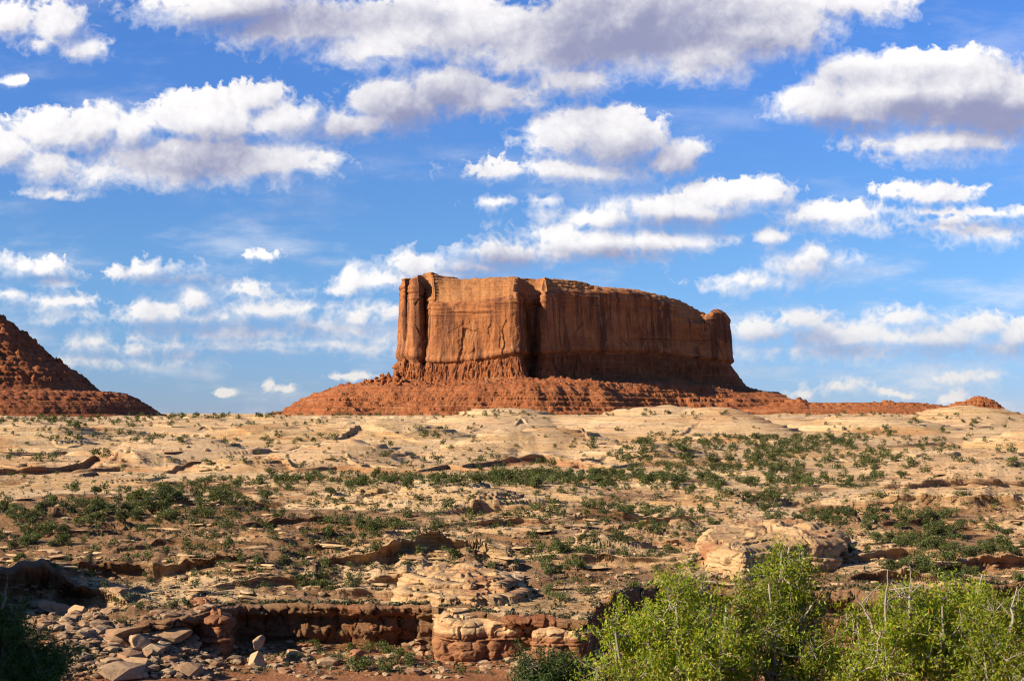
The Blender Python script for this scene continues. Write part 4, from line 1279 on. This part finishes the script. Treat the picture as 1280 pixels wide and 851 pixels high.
n = 15000
tx = R.uniform(-30, 1310, n); ty = 530+R.uniform(0, 1, n)**0.62*318
clump = fbm(tx*0.015, ty*0.07, 4, 221)
keep = (clump+R.uniform(-0.3, 0.3, n) > 0.05)
tx, ty = tx[keep], ty[keep]
# talus at the foot of the red band and the rubble field
ex = np.concatenate([R.uniform(75, 275, 800), R.uniform(280, 745, 240), R.uniform(490, 650, 300), R.uniform(0, 150, 250), R.uniform(845, 900, 110)]); ey = np.concatenate([R.uniform(782, 850, 800), R.normal(826, 10, 240), R.uniform(715, 748, 300), R.uniform(735, 790, 250), R.uniform(698, 722, 110)])
ey = np.where((ex > 280) & (ex < 745) & (ey > 752), np.maximum(ey, 806), ey)
dens = len(tx)
tx = np.r_[tx, ex]; ty = np.r_[ty, ey]
m = ~((tx > 280) & (tx < 740) & (ty > 750) & (ty < 804))
big = np.r_[np.zeros(dens), np.ones(len(ex))][m]
tx, ty = tx[m], ty[m]
sx_, sy_, sz_ = spot(tx, ty)
sv = [boulder_shape(400+i, JV, 5, 0) for i in range(14)]
sc_ = np.exp(R.normal(-1.75, 0.5, len(tx)))*(1+0.9*big)*(1+0.0012*sy_)
Vs, Fs, off = [], [], 0
for i in range(len(tx)):
    V = sv[i % 14]; a = R.uniform(0, 6.28); ca, sa = math.cos(a), math.sin(a)
    k = sc_[i]
    Vs.append(np.stack([(V[:, 0]*ca-V[:, 1]*sa)*k+sx_[i], (V[:, 0]*sa+V[:, 1]*ca)*k+sy_[i], V[:, 2]*k*0.62+sz_[i]+k*0.18], 1))
    Fs.append(JF+off); off += len(V)
tag(mesh_np("rubble", np.concatenate(Vs), np.concatenate(Fs), M_STONE, smooth=False), "broken tan sandstone rubble strewn over the ledges and slopes", kind='stuff')

# thin beds of broken slabs, weathering out of the slopes and undercut beneath
KV, KF = ico(2)
kv = [boulder_shape(700+i, KV, 7, 0) for i in range(10)]
n = 2300
tx = R.uniform(-30, 1310, n); ty = 560+R.uniform(0, 1, n)**0.8*190
band = np.abs(((ty+3*fbm(tx*0.01, ty*0, 3, 231)+14*fbm(tx*0.004, ty*0.01, 2, 232))/9.5) % 1-0.5)
keep = (band < 0.16) & (fbm(tx*0.008, ty*0.05, 3, 233)+R.uniform(-.2, .2, n) > -0.12)
tx, ty = tx[keep], ty[keep]
bx_, by_, bz_ = spot(tx, ty)
Vs, Fs, off = [], [], 0
for i in range(len(tx)):
    V = kv[i % 10]; a = R.normal()*0.45+(math.pi if i % 2 else 0); ca, sa = math.cos(a), math.sin(a)
    w = min(float(np.exp(R.normal(-0.55, 0.55))), 1.5)*(0.45+by_[i]/330)
    x1 = V[:, 0]*w*R.uniform(.8, 1.6); y1 = V[:, 1]*w*0.75; th_ = 0.16+0.05*w
    Vs.append(np.stack([x1*ca-y1*sa+bx_[i], x1*sa+y1*ca+by_[i], V[:, 2]*th_+bz_[i]+th_*R.uniform(0.9, 1.7)], 1)); Fs.append(KF+off); off += len(V)
tag(mesh_np("rock_slabs", np.concatenate(Vs), np.concatenate(Fs), M_SLAB, smooth=False), "thin broken beds of tan sandstone slabs stepping across the benches", kind='stuff')

bmeshes = {}
for kind, mat in (('p', M_PALE), ('s', M_STONE), ('r', M_REDST)):
    for i in range(6):
        bmeshes[(kind, i)] = None
MATS = dict(p=M_PALE, s=M_STONE, r=M_REDST)


def boulder(px_, py_, wpx, kind, label, group=None, tall=0.75, lift=0.0, seed=None, rot=None, dz=None):
    i = R.integers(0, 6) if seed is None else seed
    Xb, Yb, Zb = [float(v[0]) for v in spot(np.array([px_]), np.array([py_]))]
    w = wpx/FPX*Yb/2
    if bmeshes.get((kind, i)) is None:
        o = mesh_np("boulder", boulder_shape(500+i*7+ord(kind)), IF, MATS[kind], smooth=False)
        bmeshes[(kind, i)] = o
    else:
        o = bmeshes[(kind, i)].copy(); COL.objects.link(o)
    o.location = (Xb, Yb, Zb+w*tall*(0.30 if lift == 0 else 0.55)+lift if dz is None else dz)
    o.rotation_euler = (R.uniform(-.25, .25), R.uniform(-.3, .3), R.uniform(0, 6.28) if rot is None else rot)
    o.scale = (w, w*R.uniform(.8, 1.1), w*tall)
    tag(o, label, "boulder", group)
    return o


boulder(320, 833, 34, 'p', "big pale tan boulder split at the top on the red canyon floor", tall=1.15, seed=0, rot=0.4)
boulder(322, 833, 22, 'p', "smaller pale block perched on top of the big split boulder", tall=1.0, seed=1, lift=2.0, rot=1.2)
boulder(172, 838, 44, 'p', "wide flat tan slab at the front of the rubble field", tall=0.55, seed=2, rot=0.2)
boulder(175, 812, 40, 'p', "tan block with a bright face in the middle of the rubble field", tall=0.8, seed=3)
boulder(443, 826, 26, 'r', "red brown wedge boulder below the long red ledge", tall=0.8, seed=0)
boulder(287, 812, 30, 'p', "flat pale slab left of the big split boulder", tall=0.4, seed=4)
boulder(367, 824, 24, 'p', "rounded tan boulder between the split boulder and a shrub", tall=0.8, seed=5)
boulder(150, 800, 60, 's', "long grey slab lying across the top of the rubble field", tall=0.4, seed=2, rot=0.0)
boulder(210, 800, 50, 's', "second grey slab at the right end of the rubble field top", tall=0.4, seed=3, rot=0.1)
boulder(75, 765, 46, 's', "flat topped grey boulder high in the shaded left slope", tall=0.5, seed=1, rot=0.1)
boulder(100, 768, 26, 'p', "tan boulder leaning against a flat grey boulder on the shaded slope", tall=0.9, seed=2)
boulder(1230, 686, 15, 'p', "single round pale boulder on the right-hand slope", tall=0.8, seed=5)
spots = []
for i in range(80):
    spots.append((R.uniform(78, 275), R.uniform(788, 846), R.uniform(6, 15), 's' if R.uniform() < .6 else 'p', "", "stones of the rubble field"))
spots = [(a, b, c, d, "in the upper half of the lower-left rubble field" if b < 815 else "in the lower half of the lower-left rubble field", g_) for (a, b, c, d, e, g_) in spots]
for i in range(34):
    spots.append((R.uniform(285, 745), R.uniform(808, 822), R.uniform(6, 15), 'r' if R.uniform() < .6 else 's', "fallen at the foot of the long red ledge", "fallen blocks under the red ledge"))
for i in range(22):
    spots.append((R.uniform(495, 650), R.uniform(716, 748), R.uniform(9, 22), 'p', "on the pale outcrop above the red ledge", "blocks of the pale outcrop"))
for i in range(16):
    spots.append((R.uniform(0, 150), R.uniform(738, 782), R.uniform(8, 20), 's', "on the shaded slope at the left edge", "blocks on the shaded left slope"))
for i in range(22):
    spots.append((R.uniform(720, 900), R.uniform(642, 700), R.uniform(6, 13), 'p', "on the thin ledges left of the bold outcrop", "blocks on the thin ledges"))
for i in range(26):
    spots.append((R.uniform(1040, 1290), R.uniform(640, 715), R.uniform(6, 13), 'p' if R.uniform() < .7 else 's', "on the slope right of the bold outcrop", "blocks on the right-hand slope"))
spots.sort(key=lambda q: q[0])
cnt = {}
for (a1_, b1_, w_, k_, lab, grp) in spots:
    colr = dict(p="pale", s="greyish", r="red")[k_]
    key = (colr, lab); c_ = cnt.get(key, 0); cnt[key] = c_+1
    boulder(a1_, b1_, w_, k_, f"{ORD[c_]} {colr} stone from the left {lab}", grp, tall=R.uniform(.5, .85))


# big fallen blocks on the butte's talus
MATS['t'] = M_TALUS
tb = []
for i in range(26):
    tb.append((R.normal(487, 17), R.normal(1470, 12), R.uniform(3.0, 8.5), "heaped at the butte's left shoulder"))
for i in range(30):
    tb.append((R.uniform(520, 930), R.uniform(1418, 1452)+max(0, 0), R.uniform(1.6, 4.2), "on the bench below the butte's wall"))
tb.sort(key=lambda q: q[0])
cnt = {}
xs_t, ys_t, Zt_ = TAL
for (p_, Y__, w_, lab) in tb:
    if p_ > 690:
        Y__ += (p_-690)*0.85
    x_ = (p_-640)/FPX*Y__
    zi = float(Zt_[np.clip(np.searchsorted(ys_t, Y__), 0, len(ys_t)-1), np.clip(np.searchsorted(xs_t, x_), 0, len(xs_t)-1)])
    i = int(R.integers(0, 6))
    if bmeshes.get(('t', i)) is None:
        o = mesh_np("fallen_block", boulder_shape(900+i*7, cuts=14), IF, M_TALUS, smooth=False); bmeshes[('t', i)] = o
    else:
        o = bmeshes[('t', i)].copy(); COL.objects.link(o)
    o.location = (x_, Y__, zi+w_*0.15); o.scale = (w_*.62, w_*.62, w_*R.uniform(.5, .8)); o.rotation_euler = (R.uniform(-.4, .4), R.uniform(-.4, .4), R.uniform(0, 6.28))
    c_ = cnt.get(lab, 0); cnt[lab] = c_+1
    tag(o, f"{ORD[c_]} red block from the left {lab}", "boulder", "fallen red blocks on the butte talus")


# ---------------------------------------------------------------- the leafy bushes in front
def big_bush(name, label, cat, lobes, Y0, mat, bark, n_spray, per, leaf, spr, root_px, seed, dead=(), aspect=0.34):
    rng = np.random.default_rng(seed)
    L = []
    for (px_, py_, rx, ry, dy) in lobes:
        c = pix(px_, py_, Y0+dy)
        L.append((c, np.array([rx/FPX*Y0, (rx+ry)*0.5/FPX*Y0, ry/FPX*Y0])))
    rp = pix(root_px, 0, Y0)
    gz_ = float(ground(np.array([rp[0]]), np.array([Y0]))[0][0])
    root_p = np.array([rp[0], Y0, gz_-0.1])
    vol = np.array([l[1].prod()**0.66 for l in L]); vol /= vol.sum()
    k = rng.choice(len(L), n_spray, p=vol)
    d = rng.normal(size=(n_spray, 3)); d /= np.linalg.norm(d, axis=1)[:, None]
    q = rng.uniform(0.05, 1.0, n_spray)**0.40
    tips0 = np.array([L[k[i]][0]+d[i]*L[k[i]][1]*q[i]*(1+0.22*vnoise(np.array([d[i, 0]*3+k[i]]), np.array([d[i, 2]*3]), seed)[0]) for i in range(n_spray)])
    # sprays crowd together in clumps with air between them; some shoots reach out beyond the crown
    nh = max(6, n_spray//12)
    hc = tips0[:nh].copy(); hk = k[:nh]
    cen = np.array([L[i][0] for i in hk])
    shoot = rng.uniform(size=nh) < 0.16
    hc = np.where(shoot[:, None], cen+(hc-cen)*rng.uniform(1.1, 1.3, (nh, 1)), hc)
    hi_ = rng.integers(0, nh, n_spray); k = hk[hi_]
    sg = np.where(shoot, 0.05, 0.12)*14.0/14.2
    tips = hc[hi_]+rng.normal(size=(n_spray, 3))*sg[hi_][:, None]*[1, 1, .8]
    # stems to every lobe, side branches to groups of sprays, twigs to the sprays
    paths, radii, nodes = [], [], []
    for i, (c, r) in enumerate(L):
        for rep in range(2):
            end = c+rng.normal(size=3)*r*0.35+[0, 0, r[2]*0.3]
            st = root_p+np.array([rng.normal()*0.25, rng.normal()*0.2, 0])
            mid_ = st*0.5+end*0.5+np.array([rng.normal()*.2, rng.normal()*.2, rng.uniform(-.1, .25)])
            t = np.linspace(0, 1, 12)[:, None]
            P = st*(1-t)**2+2*mid_*t*(1-t)+end*t**2+np.cumsum(rng.normal(size=(12, 3))*0.018, 0)
            paths.append(P); radii.append((0.045, 0.011)); nodes.append(P[3:])
    nodes = np.concatenate(nodes)
    hubs = hc
    hn = []
    for hpt in hubs:
        j = np.argmin(((nodes-hpt)**2).sum(1)+np.maximum(0, nodes[:, 2]-hpt[2])*0.8)
        t = np.linspace(0, 1, 7)[:, None]
        P = nodes[j]*(1-t)+hpt*t+np.array([0, 0, -0.07])*np.sin(t*math.pi)+np.cumsum(rng.normal(size=(7, 3))*0.014, 0)
        paths.append(P); radii.append((0.013, 0.005)); hn.append(P[2:])
    hn = np.concatenate(hn)
    for tpt in tips:
        j = np.argmin(((hn-tpt)**2).sum(1))
        if np.linalg.norm(hn[j]-tpt) > 0.02:
            t = np.linspace(0, 1, 4)[:, None]
            paths.append(hn[j]*(1-t)+tpt*t+rng.normal(size=(4, 3))*0.008*t); radii.append((0.005, 0.002))
    for (px_, py0, py1, dx) in dead:
        a = pix(px_, py0, Y0-0.2); b = pix(px_+dx, py1, Y0-0.2)
        t = np.linspace(0, 1, 9)[:, None]
        paths.append(a*(1-t)+b*t+np.cumsum(rng.normal(size=(9, 3))*0.010, 0)); radii.append((0.018, 0.004))
        for kk in range(3):
            s0 = a*(1-(.3+.2*kk))+b*(.3+.2*kk); e0 = s0+np.array([rng.normal()*.18, rng.normal()*.1, rng.uniform(.05, .2)])
            paths.append(np.array([s0, s0*.5+e0*.5+rng.normal(size=3)*.01, e0])); radii.append((0.008, 0.003))
    base = root_p.copy()
    root = empty(name, tuple(base))
    tv, tf = tubes(paths, radii, 5)
    mesh_np("branches", tv-base, tf, bark, root)
    # leaves gather round the outer part of each twig
    up = np.array([0, 0, 1.0])
    cc = np.repeat(tips, per, 0)
    dirr = np.repeat((tips-np.array([L[i][0] for i in k])), per, 0)
    dirr /= np.linalg.norm(dirr, axis=1)[:, None]+1e-9
    dirr = dirr*0.6+up*0.5
    along = rng.uniform(-1.0, 0.9, len(cc))[:, None]
    P = cc+dirr*along*spr+rng.normal(size=cc.shape)*spr*0.42
    V, F = quads(P, leaf, aspect, 0.7, rng)
    mesh_np("foliage", V-base, F, mat, root, smooth=False)
    tag(root, label, cat)
    return root


big_bush("leafy_bush", "tall bright green bush with the highest crown, right of centre at the front", "bush",
         [(985, 728, 52, 34, .2), (950, 760, 62, 40, 0), (1015, 775, 55, 45, .3), (900, 768, 45, 28, .3), (960, 830, 95, 48, -.2), (1040, 835, 50, 45, 0), (985, 702, 22, 14, .1)], 14.2, M_ASH, M_BARK, 1020, 26, 0.022, 0.085, 965, 31)
big_bush("leafy_bush", "bright green spreading bush with thin crown at the left of the front thicket", "bush",
         [(868, 738, 42, 20, .3), (822, 770, 55, 26, .2), (780, 790, 36, 30, .1), (850, 800, 60, 38, 0), (785, 840, 48, 30, -.2), (870, 845, 60, 30, -.2), (900, 800, 40, 40, .1)], 13.4, M_ASH, M_BARK, 900, 26, 0.021, 0.085, 835, 32)
big_bush("leafy_bush", "broad bright green bush with bare grey sticks rising from its top at right", "bush",
         [(1185, 752, 52, 28, .2), (1130, 768, 55, 36, .1), (1160, 800, 75, 46, 0), (1210, 800, 50, 50, .2), (1100, 830, 60, 44, -.2), (1190, 845, 70, 36, -.2), (1080, 790, 35, 30, .1)], 13.9, M_ASH, M_BARK, 1080, 26, 0.022, 0.085, 1150, 33,
         dead=((1131, 790, 705, -4), (1108, 790, 715, 2), (1145, 780, 722, -6), (1090, 790, 738, -18)))
big_bush("leafy_bush", "thin green bush with a reddish twig cut off by the right edge", "bush",
         [(1268, 765, 32, 28, .2), (1250, 810, 34, 40, 0), (1285, 835, 50, 36, -.1), (1320, 800, 50, 50, 0)], 13.0, M_ASH, M_BARK, 600, 26, 0.021, 0.085, 1290, 34, dead=((1262, 790, 735, 16),))
big_bush("juniper_bush", "dark green juniper with dense fine foliage left of the bright thicket", "bush",
         [(690, 843, 40, 24, 0), (665, 858, 30, 20, .1), (720, 856, 30, 26, 0), (745, 850, 22, 20, .2)], 15.5, M_DARKJ, M_TWIG, 520, 46, 0.014, 0.06, 700, 35, aspect=0.45)
big_bush("juniper_bush", "dark shaded juniper filling the bottom left corner", "bush",
         [(22, 822, 52, 34, 0), (60, 840, 34, 34, .1), (5, 775, 16, 30, .2), (-20, 800, 40, 60, 0), (40, 860, 60, 30, -.1), (4, 745, 9, 16, .2)], 15.0, M_DARKJ, M_TWIG, 1000, 44, 0.015, 0.07, 5, 36, aspect=0.45, dead=((5, 760, 712, 6),))


# overall reflectance of the dry rock and plants
for m in bpy.data.materials:
    if not m.use_nodes or m == M_ASH:
        continue
    N = NT(m.node_tree)
    for l in list(m.node_tree.links):
        if l.to_socket.name in ('Base Color',) or l.to_node.bl_idname == 'ShaderNodeBsdfTranslucent' and l.to_socket.name == 'Color':
            src, dst = l.from_socket, l.to_socket
            N.l.new(N.mix(1.0, src, (0.84, 0.83, 0.80), 'MULTIPLY'), dst)
